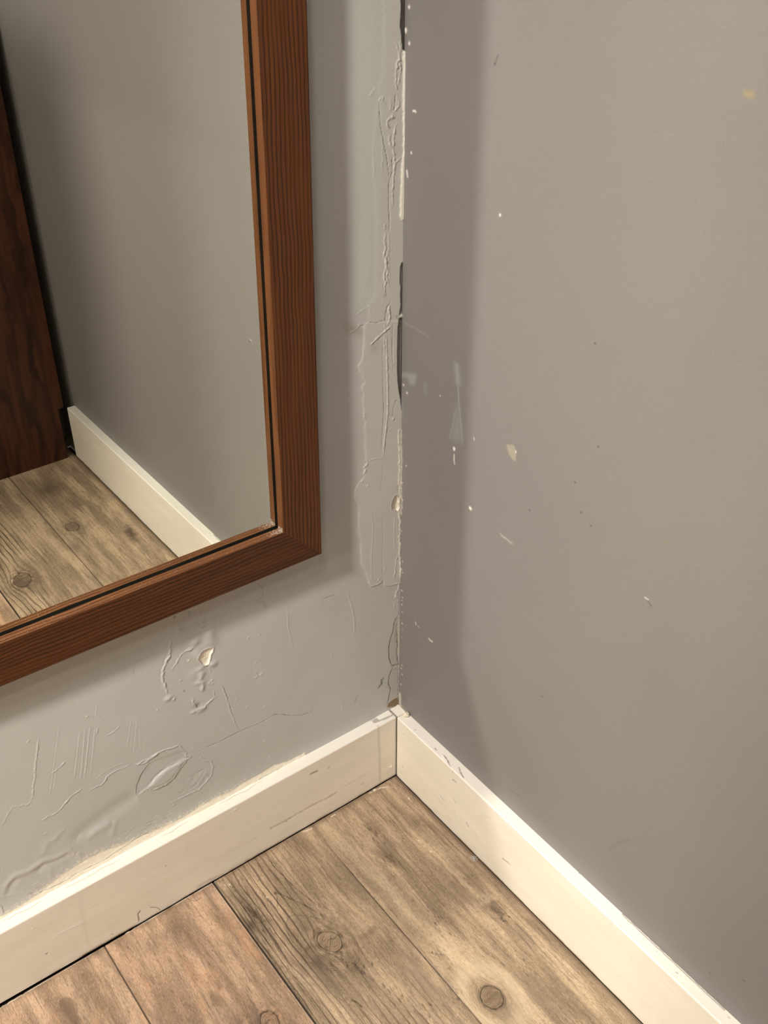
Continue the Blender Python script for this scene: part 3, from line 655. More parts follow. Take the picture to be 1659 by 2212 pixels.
# ------------------------------------------------------------------ right wall (x = 0)
def RW(pts): return [(lambda p: (p[1], p[2]))(onX(*q)) for q in pts]
def wall_right():
    st = 0.0013 if not DEBUG_COARSE else 0.004
    s = Sheet(-0.80, 0.0, 0.10, 1.36, st, masks=('green', 'yellow', 'cream', 'white', 'dark'))
    s.flip = True
    def m_(pts, w, amp=0.0, **k): s.stroke(RW(pts), w, amp, **k)
    s.h += 0.0004*vnoise(s.A, s.B, 6, 2, 2)
    dot = lambda p, r, **k: s.bump(RW([p])[0], r, r, k.pop('amp', 0.0), 0, **k)
    # rubbed greenish smears and pale scratches beside the corner
    s.fill(RW(CB((945, 1340), (1000, 1345), (1030, 1360), (1105, 1365), (1110, 1400), (1085, 1470), (1040, 1465), (1030, 1400), (980, 1390), (945, 1400))), edge=0.004, rag=0.002, masks={'green': 0.75})
    s.fill(RW(CB((1190, 1440), (1195, 1500), (1210, 1560), (1185, 1540), (1170, 1470))), edge=0.004, masks={'green': 0.4})
    m_(CB((950, 845), (1010, 880), (1100, 930), (1180, 980), (1240, 1020)), 0.0012, 0.0001, masks={'white': 0.08})
    m_(CB((955, 900), (950, 1000)), 0.002, 0, masks={'green': 0.5}); m_(CB((960, 1500), (965, 1660), (975, 1800)), 0.003, 0, masks={'green': 0.3})
    m_(CB((1485, 1240), (1490, 1300), (1500, 1400), (1505, 1480)), 0.0055, 0, masks={'green': 0.75}); m_(CB((1500, 1440), (1510, 1640), (1530, 1850), (1545, 2050)), 0.0016, 0.0002, masks={'green': 0.75})
    s.fill(RW(CB((1495, 1640), (1470, 1800), (1440, 1980), (1500, 2010), (1540, 1980), (1525, 1800))), edge=0.008, masks={'green': 0.45})
    m_(CB((1480, 1700), (1450, 1860), (1420, 1990)), 0.002, 0, masks={'green': 0.55})
    m_(CH((415, 838), (410, 848), (414, 862), (420, 850), (416, 838)), 0.0011, 0.0004, masks={'white': 0.9}); m_(CH((415, 885), (413, 925), (418, 962)), 0.0010, 0, masks={'white': 0.7})
    for c, r, v in (((70, 415), 1.6, .8), ((93, 470), 1.6, .8), ((320, 490), 1.2, .6), ((87, 967), 1.2, .7), ((525, 1258), 2.4, .9)): dot(CH(c)[0], r/1000, masks={'white': v})
    m_(CH((515, 1248), (532, 1268)), 0.0016, 0.0003, masks={'white': 0.9})
    m_(CH((150, 2030), (155, 2055)), 0.0011, 0, masks={'white': 0.6}); m_(CH((165, 2060), (175, 2070)), 0.0010, 0, masks={'white': 0.4})
    m_(CH((238, 2140), (252, 2160), (270, 2170)), 0.0016, 0.0003, jag=0.0004, masks={'white': 0.6})
    m_(CH((725, 1425), (740, 1445), (770, 1465), (790, 1485), (815, 1500)), 0.0014, 0, jag=0.0006, masks={'white': 0.2}); m_(CH((548, 770), (553, 795)), 0.0011, 0, masks={'white': 0.4})
    s.fill(RW(CH((772, 820), (822, 826), (838, 870), (832, 935), (815, 925), (785, 880))), edge=0.0012, amp=-0.0003, rag=0.0006, masks={'cream': 0.75}); m_(CH((835, 865), (834, 882)), 0.0008, 0, masks={'white': 0.7})
    s.fill(RW(CI((1345, 430), (1385, 440), (1392, 462), (1370, 468), (1345, 455))), edge=0.004, masks={'yellow': 0.9})
    # chips of pale plaster thrown along the corner
    for x, y in ((1035, 68), (1037, 415), (1006, 290)): dot(CA((x, y))[0], 0.0018, amp=0.0008, masks={'white': 0.95})
    m_(CA((1003, 262), (1006, 320)), 0.0013, 0.0008, masks={'white': 0.95}); m_(CA((1068, 1062), (1090, 1060), (1106, 1076)), 0.0012, 0.0008, masks={'white': 0.9})
    m_(CA((1052, 1445), (1060, 1475)), 0.0013, 0.0006, masks={'white': 0.8}); m_(CA((1012, 1620), (1022, 1700)), 0.0012, 0.0008, masks={'white': 0.8})
    dot(CI((178, 1028))[0], 0.0016, amp=0.0005, masks={'white': 0.8})
    # dark specks
    for p in ((1285, 742), (1292, 965), (1242, 1042), (1144, 1102), (1255, 1107), (1276, 1136), (1172, 1505), (1533, 2102), (1607, 2118)): dot(p, 0.0013, masks={'dark': 0.9})
    dot((1438, 1172), 0.0018, masks={'yellow': 0.9, 'dark': 0.35}); dot((1069, 138), 0.0018, masks={'dark': 0.75}); m_([(1070, 136), (1073, 126), (1077, 118)], 0.0009, 0, masks={'dark': 0.5})
    m_([(1396, 1294), (1401, 1300), (1407, 1311)], 0.0011, 0.0003, masks={'dark': 0.55}); m_([(1392, 1290), (1402, 1297)], 0.001, 0.0003, masks={'white': 0.4})
    dot((1167, 1504), 0.001, masks={'dark': 0.7}); m_(CG((510, 415), (540, 440), (570, 455)), 0.0018, 0, masks={'dark': 0.16}); m_(CG((950, 690), (1000, 655), (1050, 642)), 0.002, 0, masks={'dark': 0.12})
    # torn filler along the very corner
    s.stroke(RW([(868, 930), (867, 950), (868, 990), (866, 1040), (868, 1090), (867, 1110)]), 0.0016, 0.0008, jag=0.0006, rag=0.6, masks={'cream': 0.9, 'white': 0.3}, taper=False)
    for k in range(24):
        rr = np.random.default_rng(300+k); y = rr.uniform(925, 1480); dot((866+rr.uniform(0, 4), y), rr.uniform(0.0007, 0.0014), amp=0.0008, masks={'white': 0.6, 'cream': 0.8})
    m_(CN((845, 190), (850, 260), (848, 330), (850, 410), (870, 450)), 0.0028, 0.0016, jag=0.0003, masks={'cream': 1.0, 'white': 0.3}, taper=False)
    m_(CN((870, 450), (905, 500), (960, 560), (1010, 600)), 0.0022, 0.001, jag=0.0006, masks={'cream': 0.9, 'dark': 0.15}, taper=False)
    s.h = s.h*np.clip((s.A+0.80)/0.05, 0, 1)*np.clip((1.36-s.B)/0.03, 0, 1)
    for k in s.m: s.m[k] = np.clip(s.m[k], 0, 1)
    ev = []; ef = []
    for y0, y1, z0, z1 in ((ROOM_Y, -0.80, 0, CEIL), (-0.80, 0, 0, 0.10), (-0.80, 0, 1.36, CEIL)):
        n = len(ev); ev += [(0, y0, z0), (0, y1, z0), (0, y1, z1), (0, y0, z1)]; ef.append([n+3, n+2, n+1, n])
    n = len(ev); ev += [(0.1, ROOM_Y, 0), (0.1, 0.1, 0), (0.1, 0.1, CEIL), (0.1, ROOM_Y, CEIL)]; ef.append([n, n+1, n+2, n+3])
    o = s.build('wall_right', lambda A, B, H: (-H, A, B), MAT_RIGHT, (ev, ef))
    tag(o, 'smooth grey satin painted wall right of the corner', kind='structure')
wall_right()

def struct_box(name, x0, x1, y0, y1, z0, z1, mat, label):
    v, f = box_vf(x0, x1, y0, y1, z0, z1); o = mesh_obj(name, v, f, mat); return tag(o, label, kind='structure')
struct_box('wall_back', ROOM_X, 0, ROOM_Y-0.1, ROOM_Y, 0, CEIL, MAT_PLAIN, 'pale wall behind the brown wooden partition')
struct_box('wall_far', ROOM_X-0.1, ROOM_X, ROOM_Y, 0, 0, CEIL, MAT_PLAIN, 'pale wall at the far end of the narrow room')
struct_box('ceiling', ROOM_X, 0, ROOM_Y, 0, CEIL, CEIL+0.1, MAT_CEIL, 'white ceiling over the narrow room')

# ------------------------------------------------------------------ floor
def FL(pts): return [(lambda p: (p[0], p[1]))(onZ(*q)) for q in pts]
FX0, FX1, FY0, FY1 = -0.86, -0.012, -1.50, -0.012
def floor():
    st = 0.0011 if not DEBUG_COARSE else 0.004
    s = Sheet(FX0, FX1, FY0, FY1, st, st*1.35, masks=('plank', 'grain', 'pink', 'rings', 'light', 'stain_shade', 'pale', 'dark'))
    s.m['grain'] = s.A.copy()
    A, B = s.A, s.B
    pid = np.zeros_like(A)
    for k, sx in enumerate(SEAMS): pid = np.where(A < sx, k+1.0, pid)
    s.m['plank'] = pid.copy()
    s.m['pink'] = np.where(pid == 2, 1.0, np.where(pid == 3, 0.75, np.where(pid > 3, 0.3, 0.0)))
    n1 = vnoise(A, B, 14, 41, 3, 1.6, 0.5)
    s.m['rings'] = np.where(pid == 1, 0.55+0.45*np.clip((-0.27-A)/0.06, -1, 1), np.where(pid == 0, 0.30, 0.12))*np.clip(0.75+n1, 0.1, 1.3)
    wob = 0.006*vnoise(A, B, 7, 43, 2, 1, 0.5)
    F = A+wob
    D = s.m['dark']; ST = s.m['stain_shade']; LI = s.m['light']
    def refl_floor(x, y, Yg=-0.02206):
        d = _ray(x, y); P = CAM+d*(Yg-CAM[1])/d[1]; d = d*np.array([1, -1, 1]); P = P+d*(0-P[2])/d[2]; return (P[0], P[1])
    def knot(c, R, e, skew=0.0, ring=0.6, halo=2.6, soft=0.35, arcs=False):
        nonlocal F
        dx = A-c[0]; dy = (B-c[1])/e+0.002*vnoise(A, B, 60, 5, 2); r = np.hypot(dx+skew*dy, dy)
        near = np.exp(-(r/(R*4.2))**2)
        F2 = c[0]+dx*(1-(R**2)/np.maximum(r, R)**2*1.0)
        F = F*(1-near)+(F2+wob*0.3)*near
        inside = r < R
        rn = r+0.0007*vnoise(A, B, 160, 6, 2)
        edge = np.exp(-((rn-R)/0.0011)**2); e2 = np.exp(-((rn-R*1.16)/0.0009)**2)*0.6
        rings = (0.5+0.5*np.cos(rn/0.0021*2*math.pi))*np.exp(-np.clip(rn-R, 0, 1)/(R*0.7))*ring*(rn > R)
        core = inside*(0.45*(0.5+0.5*np.cos(rn/0.0032*2*math.pi))+0.28)
        tex = np.clip(0.65+0.8*vnoise(A, B, 210, 7, 2), 0, 1)
        np.maximum(D, edge*0.95*(0.4+0.6*tex), out=D); np.maximum(D, e2*0.8*tex, out=D); np.maximum(D, rings*0.7*tex, out=D)
        np.maximum(ST, core, out=ST); s.stroke([(c[0]-R*.5, c[1]), (c[0]+R*.1, c[1]+R*.2), (c[0]+R*.6, c[1]-R*.1)], 0.0006, 0, masks={'dark': 0.5*ring}, jag=0.0004); np.maximum(ST, soft*np.exp(-(r/(R*halo))**2)*tex, out=ST)
        s.h[...] -= edge*0.0003
        if arcs:
            ang = np.arctan2(dy, dx+skew*dy); q = rn/0.0030*2*math.pi
            band = np.exp(-((rn-R*2.3)/(R*1.1))**2)*(rn > R*1.15)*np.clip(-np.cos(ang-0.6)*1.1+0.35, 0, 1)
            np.maximum(D, band*np.clip(np.cos(q)*1.4, 0, 1)*0.6*np.clip(0.5+vnoise(A, B, 150, 15, 2)*1.3, 0, 1), out=D)
            np.maximum(ST, band*0.55*np.clip(0.5+vnoise(A, B, 70, 16, 3)*1.5, 0, 1), out=ST)
    p1 = FL([(712, 2033)])[0]; p0 = FL([(1063, 2155)])[0]; p2 = FL([(582, 2207)])[0]
    knot(p1, 0.0165, 1.25, 0.15, 1.2, 2.4, 0.6, True)
    knot(p0, 0.0165, 1.15, 0.0, 0.35, 1.5, 0.2)
    LI += 0.55*np.exp(-((np.hypot(A-p0[0], (B-p0[1])/1.5)-0.036)/0.012)**2)*(pid == 0)
    knot(p2, 0.013, 1.3, 0.0, 1.0, 1.9, 0.7, True)
    k0 = refl_floor(153, 1130); k1 = refl_floor(45, 1245)
    knot(k0, 0.015, 1.3, 0.0, 0.3, 2.4, 0.45); knot(k1, 0.020, 1.3, 0.2, 0.5, 2.0, 0.9)
    s.bump(refl_floor(100, 1050), 0.030, 0.030, 0, 0.4, masks={'stain_shade': 0.7}, rag=0.4); s.bump(refl_floor(280, 1143), 0.010, 0.028, 0, 0.2, masks={'stain_shade': 0.9, 'dark': 0.3}, rag=0.5)
    s.bump(refl_floor(170, 1080), 0.02, 0.03, 0, 0.4, masks={'stain_shade': 0.4}, rag=0.4)
    s.m['grain'] = F
    # dark medullary flecks, long the grain
    rg = np.random.default_rng(77)
    def fleck(x, y, L, w, v, key='dark'):
        a = rg.normal(0, 0.07); s.stroke([(x, y), (x+L*math.sin(a)*0.5+rg.normal(0, .0006), y-L*0.5), (x+L*math.sin(a), y-L)], w, 0, masks={key: v}, rag=0.5, jag=0.0003)
    for _ in range(420):
        x = rg.uniform(-0.8, -0.03); y = rg.uniform(-1.3, -0.03)
        fleck(x, y, rg.uniform(0.003, 0.014), rg.uniform(0.0004, 0.0008), rg.uniform(0.15, 0.5))
    for c0, n, sx, sy in (((1070, 1965), 26, 0.006, 0.012), ((800, 1790), 14, 0.006, 0.014), ((842, 1852), 14, 0.006, 0.012), ((945, 1985), 16, 0.006, 0.014), ((950, 2060), 12, 0.006, 0.012), ((880, 1700), 10, 0.006, 0.02), ((990, 2150), 10, .005, .01),
                          ((1010, 1900), 10, 0.01, 0.02), ((1120, 2080), 10, .01, .02), ((540, 1970), 16, 0.004, 0.016), ((700, 1960), 8, .008, .01), ((780, 2090), 10, 0.006, 0.01), ((860, 2140), 8, .01, .02), ((460, 2110), 10, .012, .02), ((940, 2190), 8, .01, .02)):
        c = FL([c0])[0]
        for _ in range(n): fleck(c[0]+rg.normal(0, sx), c[1]+rg.normal(0, sy), rg.uniform(0.003, 0.012), rg.uniform(0.0006, 0.0013), rg.uniform(0.3, 0.75))
    s.bump(FL([(1070, 1962)])[0], 0.012, 0.020, 0, 0.1, masks={'stain_shade': 0.85}, rag=0.6)
    s.bump(FL([(840, 1850)])[0], 0.010, 0.022, 0, 0.1, masks={'stain_shade': 0.55}, rag=0.6); s.bump(FL([(800, 1790)])[0], 0.010, 0.020, 0, 0.1, masks={'stain_shade': 0.45}, rag=0.6)
    s.bump(FL([(660, 1830)])[0], 0.014, 0.022, 0, 0, masks={'stain_shade': 0.35}, rag=0.6); s.bump(FL([(655, 2000)])[0], 0.020, 0.022, 0, 0, masks={'stain_shade': 0.5}, rag=0.5)
    for c0, ra, rb_, v in (((930, 1790), .020, .05, .55), ((1000, 1895), .024, .05, .6), ((870, 1735), .02, .03, .5), ((1090, 2050), .02, .05, .35), ((1200, 2130), .02, .05, .35), ((1150, 2000), .018, .05, .5), ((640, 1830), .02, .03, .35), ((880, 1990), .02, .06, .3), ((790, 1880), .02, .04, .3)):
        c = FL([c0])[0]; W = s.win(c[0]-.06, c[0]+.06, c[1]-.12, c[1]+.12); x = (A[W]-c[0])/ra; y = (B[W]-c[1])/rb_
        ST[W] = np.maximum(ST[W], v*np.exp(-(x*x+y*y))*np.clip(0.7+1.6*vnoise(A[W], B[W], 40, 81, 4, 3.5, 0.5), 0, 1.2))
    # named cracks of the knotted plank
    C = lambda pts, w=0.0007, v=0.8, **k: s.stroke(FL(pts), w, -0.0003, masks={'dark': v}, jag=0.0003, rag=0.3, **k)
    C(CF((475, 670), (510, 720), (540, 762), (600, 822), (650, 870), (700, 912), (760, 962), (805, 998)), 0.0008, 0.85)
    C(CF((540, 905), (585, 920), (640, 950), (700, 975), (790, 1025)), 0.0008, 0.8); C(CF((538, 905), (552, 940), (548, 1000)), 0.0008, 0.6); s.bump(FL(CF((540, 910)))[0], .003, .003, 0, masks={'dark': .8})
    C(CF((612, 1150), (608, 1090), (620, 1050), (660, 1040), (740, 1048), (850, 1075), (930, 1110)), 0.0008, 0.55); C(CF((615, 1140), (625, 1180), (650, 1210)), 0.0007, 0.4)
    C(CF((330, 740), (400, 840), (450, 900), (490, 960), (500, 1010)), 0.0008, 0.5)
    C(CF((870, 1160), (868, 1200), (860, 1290)), 0.0007, 0.7); C(CF((835, 1190), (905, 1180)), 0.0006, 0.5)
    for k in range(7):
        o = k*24; C(CF((190+o*1.1, 850-o*0.35), (300+o, 980+o*0.1), (420+o*0.9, 1180+o*0.2), (560+o*0.7, 1400), (720+o*0.6, 1640)), 0.0009, 0.30+0.12*(k % 3))
    s.bump(FL(CF((385, 1010)))[0], 0.005, 0.024, 0, 0.15, masks={'dark': 0.75}, rag=0.9); s.bump(FL(CF((395, 1100)))[0], 0.004, 0.014, 0, 0.1, masks={'dark': 0.7}, rag=0.8)
    s.bump(FL(CF((290, 930)))[0], 0.004, 0.024, 0, 0.1, masks={'dark': 0.4}, rag=0.9)
    for a, b in (((960, 1320), (972, 1352)), ((1010, 1322), (1030, 1355)), ((1035, 1355), (1055, 1390)), ((1065, 1345), (1072, 1355)), ((1112, 1330), (1120, 1342)), ((1180, 1450), (1195, 1475)), ((995, 1550), (1030, 1565)), ((1030, 1565), (1056, 1588)), ((870, 1325), (880, 1350)), ((930, 1260), (945, 1320))):
        C(CF(a, b), 0.0012, 0.85, taper=False)
    s.stroke(FL(CF((1030, 1190), (1090, 1160), (1150, 1100))), 0.006, 0, masks={'stain_shade': 0.45})
    # brown oval in the plank at the lower left, pinkish blotches
    s.fill(FL(CE((430, 1870), (460, 1845), (500, 1850), (545, 1890), (560, 1960), (600, 2060), (540, 2060), (480, 2000), (440, 1940))), edge=0.004, rag=0.001, masks={'stain_shade': 0.6})
    s.stroke(FL(CE((440, 1940), (430, 1870), (460, 1843), (500, 1848), (548, 1890), (562, 1960))), 0.0012, 0, masks={'dark': 0.3})
    for c0, v in (((1560, 1740), .5), ((1600, 1450), .3), ((1545, 1850), .6), ((640, 1700), .3), ((1250, 1350), .3)): s.bump(FL(CE(c0))[0], .008, .016, 0, 0.2, masks={'stain_shade': v}, rag=.6)
    # pale worn paths
    for c0, w in (((720, 1800), .012), ((960, 1850), .012), ((870, 1950), .014)):
        c = FL([c0])[0]; s.stroke([(c[0], c[1]+0.08), (c[0]-0.003, c[1]), (c[0]+0.002, c[1]-0.14)], w, 0, masks={'light': 0.55}, rag=0.5)
    # seams
    for k, sx in enumerate(SEAMS[:5]):
        w, v = ((0.0007, 0.85), (0.0016, 1.0), (0.0010, 1.0), (0.0008, 0.9), (0.0008, 0.9))[k]
        g = np.exp(-((A-sx)/w)**4)
        if k == 0: g = g*np.clip((-0.09-B)/0.05, 0.15, 1)
        np.maximum(D, g*v, out=D); s.h -= g*0.0022
    l = np.exp(-((A-(SEAMS[1]-0.0026))/0.0007)**2); np.maximum(s.m['pale'], l*0.35, out=s.m['pale'])
    # where the boards stop short of the skirting
    gw = 0.0012+0.0018*np.clip((-0.50-A)/0.22, 0, 1)
    e = -T-gw+0.0003*vnoise(A, B, 200, 51, 2)
    gap = np.clip((B-e)/0.0006, 0, 1); s.h -= gap*0.007
    np.maximum(D, gap, out=D)
    lip = np.exp(-((B-(e-0.0010))/0.0008)**2)*np.clip((-0.38-A)/0.02, 0, 1)*(A < SEAMS[1]+0.1)
    np.maximum(s.m['pale'], lip*np.clip(0.55+0.9*vnoise(A, B, 90, 52, 2), 0, 0.95), out=s.m['pale'])
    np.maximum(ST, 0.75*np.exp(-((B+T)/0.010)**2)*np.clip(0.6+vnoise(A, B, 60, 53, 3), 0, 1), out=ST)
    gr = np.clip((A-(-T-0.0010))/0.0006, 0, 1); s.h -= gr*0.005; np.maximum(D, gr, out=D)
    np.maximum(ST, 0.9*np.exp(-((A+T)/0.010)**2), out=ST)  # brown stain along the right skirting, with soft contact shade painted in
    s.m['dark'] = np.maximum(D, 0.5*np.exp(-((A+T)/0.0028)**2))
    # flakes of filler near the corner and white specks
    W2 = lambda pts, w=0.0009: s.stroke(FL(pts), w, 0.0004, masks={'pale': 1.0}, jag=0.0006, rag=0.6)
    W2(CF((1095, 318), (1130, 300), (1170, 280), (1215, 275))); W2(CF((870, 455), (900, 440))); W2(CF((700, 545), (760, 520))); W2(CF((1120, 300), (1160, 285)), 0.0016)
    for c in CF((488, 935), (265, 860), (1395, 597), (1468, 662), (1335, 345))+CG((112, 648), (165, 697), (68, 462)): s.bump(FL([c])[0], 0.0013, 0.0013, 0.0004, masks={'pale': 1.0})
    for k in s.m:
        if k not in ('plank', 'grain'): s.m[k] = np.clip(s.m[k], 0, 1)
    s.rest = {'plank': 4.0, 'rings': 0.4}
    ev = []; ef = []
    for x0, x1, y0, y1 in ((ROOM_X, FX0, ROOM_Y, 0), (FX0, FX1, ROOM_Y, FY0), (FX1, 0, ROOM_Y, 0), (FX0, FX1, FY1, 0)):
        n = len(ev); ev += [(x0, y0, 0), (x1, y0, 0), (x1, y1, 0), (x0, y1, 0)]; ef.append([n, n+1, n+2, n+3])
    n = len(ev); ev += [(ROOM_X, ROOM_Y, -0.1), (0, ROOM_Y, -0.1), (0, 0, -0.1), (ROOM_X, 0, -0.1)]; ef.append([n+3, n+2, n+1, n])
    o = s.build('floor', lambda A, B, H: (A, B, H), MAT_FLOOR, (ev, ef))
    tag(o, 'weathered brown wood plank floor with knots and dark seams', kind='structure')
floor()

# ------------------------------------------------------------------ skirting boards
def skirting(name, left, label, detail=None):
    L0, L1 = (-1.9, 0.0) if left else (-1.44, -T-0.0022)
    r = 0.0022
    # profile: front face up, rounded front edge, level top back to the wall; q runs along it
    q1 = HB-r; q2 = q1+math.pi/2*r; q3 = q2+(T-r)+0.004
    st = 0.0012 if not DEBUG_COARSE else 0.004
    s = Sheet(L0, L1, 0.0, q3, st, 0.0011, masks=('grime', 'gray', 'dark', 'clean'))
    s.q2 = q2
    if detail: detail(s)
    for k in s.m: s.m[k] = np.clip(s.m[k], 0, 1)
    def point(A, B, H):
        front = B < q1; top = B > q2; arc = ~front & ~top
        th = np.clip((B-q1)/r, 0, math.pi/2)
        n_o = np.where(front, 1.0, np.where(top, 0.0, np.cos(th))); n_z = np.where(front, 0.0, np.where(top, 1.0, np.sin(th)))
        off = np.where(front, T, np.where(top, T-r-(B-q2), T-r+r*np.cos(th)))+H*n_o
        z = np.where(front, B, np.where(top, HB, q1+r*np.sin(th)))+H*n_z
        lift = getattr(s, 'lift', 0.0)
        z = np.where(B < 0.02, z+(lift if np.isscalar(lift) else lift)*(1-B/0.02), z)
        return (A, -off, z) if left else (-off, A, z)
    s.flip = False if left else True
    e0, e1 = L0, L1
    if left: ev = [(e0, 0.003, 0), (e1, 0.003, 0), (e1, 0.003, HB), (e0, 0.003, HB), (e0, -T, 0), (e0, -T+r, HB), (e1, -T, 0), (e1, -T+r, HB)]
    else: ev = [(0.003, e0, 0), (0.003, e1, 0), (0.003, e1, HB), (0.003, e0, HB), (-T, e0, 0), (-T+r, e0, HB), (-T, e1, 0), (-T+r, e1, HB)]
    ef = [[0, 1, 2, 3], [4, 0, 3, 5], [1, 6, 7, 2]]
    o = s.build(name, point, MAT_SKIRT, (ev, ef))
    return tag(o, label, kind='structure')
def SK(pts, left):
    out = []
    for p in pts:
        f = onY(*p, -T) if left else onX(*p, -T)
        al = 0 if left else 1
        if f[2] < HB-0.002: out.append((f[al], f[2])); continue
        t = onZ(*p, HB); off = -(t[1] if left else t[0])
        out.append((t[al], HB-0.0022+math.pi/2*0.0022+(T-0.0022-off)))
    return out
def skirt_left(s):
    st = lambda pts, w, a=0.0, **k: s.stroke(SK(pts, True), w, a, **k)
    top = s.B > s.q2-0.002
    s.m['clean'] = np.where(top, 1.0, 0.0)
    s.h += 0.00015*vnoise(s.A, s.B, 40, 61, 3, 0.4, 2)
    s.lift = 0.0008+0.0020*np.clip((-0.52-s.A)/0.22, 0, 1)
    # joint close to the corner, joint further left
    st(CN((372, 890), (385, 1200), (405, 1500), (415, 2100)), 0.0022, -0.0002, masks={'gray': 0.45}, taper=False)
    st(CE((1318, 690), (1330, 820), (1352, 965)), 0.0012, 0.0001, masks={'clean': 0.2}); st(CE((580, 1140), (600, 1300), (640, 1500)), 0.004, 0.0, masks={'grime': 0.08})
    # grey wall paint smeared over the top near the corner
    s.fill(SK(CN((235, 775), (300, 735), (350, 700), (345, 720), (395, 760), (440, 740), (500, 712), (600, 670), (690, 628), (695, 660), (620, 700), (540, 742), (440, 775), (310, 825), (270, 828)), True), edge=0.0006, rag=0.0004, ragf=300, masks={'gray': 1.0})
    s.fill(SK(CN((120, 740), (235, 720), (330, 680), (300, 740), (235, 775), (120, 800)), True), edge=0.0008, masks={'gray': 0.6})
    s.bump(SK(CN((650, 578)), True)[0], 0.0020, 0.001, 0, masks={'grime': 0.8})
    # scuffs
    st(CF((510, 522), (560, 498), (650, 448), (750, 388), (850, 340), (900, 310)), 0.0018, 0, rag=0.7, masks={'grime': 0.5, 'gray': 0.3}, taper=False)
    st(CF((940, 278), (1000, 245), (1090, 190)), 0.0012, 0, rag=0.5, masks={'grime': 0.28})
    st(CF((745, 202), (770, 190), (795, 180)), 0.0016, -0.0004, masks={'dark': 0.75}); st(CF((848, 166), (865, 158)), 0.0014, 0, masks={'dark': 0.35})
    for c, r, v in (((605, 480), .0014, .8), ((1058, 258), .0022, .35), ((420, 582), .001, .5), ((870, 380), .0014, .3), ((860, 410), .0014, .25)): s.bump(SK(CF(c), True)[0], r, r, 0, masks={'dark': v})
    s.bump(SK(CF((1230, 155)), True)[0], 0.0018, 0.0018, 0.0012); s.bump(SK(CN((650, 1770)), True)[0], 0.0018, 0.0018, 0.0010)
    s.bump(SK(CF((300, 412)), True)[0], 0.003, 0.0015, 0.0008)
    st(CE((328, 1530), (342, 1524)), 0.0013, -0.0005, masks={'dark': 0.9}); st(CE((1180, 905), (1195, 893)), 0.0009, 0, masks={'dark': 0.6}); pass
    st(CE((410, 1390), (480, 1358), (600, 1300)), 0.0010, 0.0003, masks={'clean': 0.6}); st(CE((230, 1350), (240, 1345)), 0.0016, 0.0006)
    # hairline in the paint just above the floor
    st(CE((1005, 1215), (988, 1245), (1000, 1290)), 0.0008, 0, masks={'dark': 0.55}); st(CE((795, 1388), (815, 1388)), 0.0008, 0, masks={'dark': 0.6}); st(CE((850, 1385), (858, 1388)), 0.0009, 0, masks={'dark': 0.4})
    # dirt along the foot
    g = np.exp(-(s.B/0.004)**2)*np.clip(0.5+vnoise(s.A, s.B, 50, 62, 3), 0, 1); s.m['grime'] = np.maximum(s.m['grime'], g*0.9)
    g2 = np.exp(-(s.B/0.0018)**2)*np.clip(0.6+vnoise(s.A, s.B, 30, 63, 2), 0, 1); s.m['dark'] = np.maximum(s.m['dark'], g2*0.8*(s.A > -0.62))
    st(CF((60, 880), (150, 830), (250, 790)), 0.003, 0, masks={'grime': 0.35})
    # dark split next to the right-hand board
    s.m['dark'] = np.maximum(s.m['dark'], np.exp(-((s.A+T+0.0006*vnoise(s.A, s.B, 60, 64, 3))/0.0016)**2)*0.85)
    # ragged caulk along the top, lifting at the far left
    q3 = s.b[-1]; edge = np.clip((s.B-(q3-0.010))/0.006, 0, 1)
    s.h += edge*0.0012*np.clip(vnoise(s.A, s.B, 60, 65, 3)+0.3, -0.2, 1)*(s.A < -0.25)
    c = (q3-0.009+0.003*vnoise(s.A, s.B*0, 45, 66, 3)); s.m['grime'] = np.maximum(s.m['grime'], np.exp(-((s.B-c)/0.0007)**2)*0.6*(s.A < -0.28)*np.clip(0.4+vnoise(s.A, s.B, 25, 67, 2)*1.5, 0, 1))
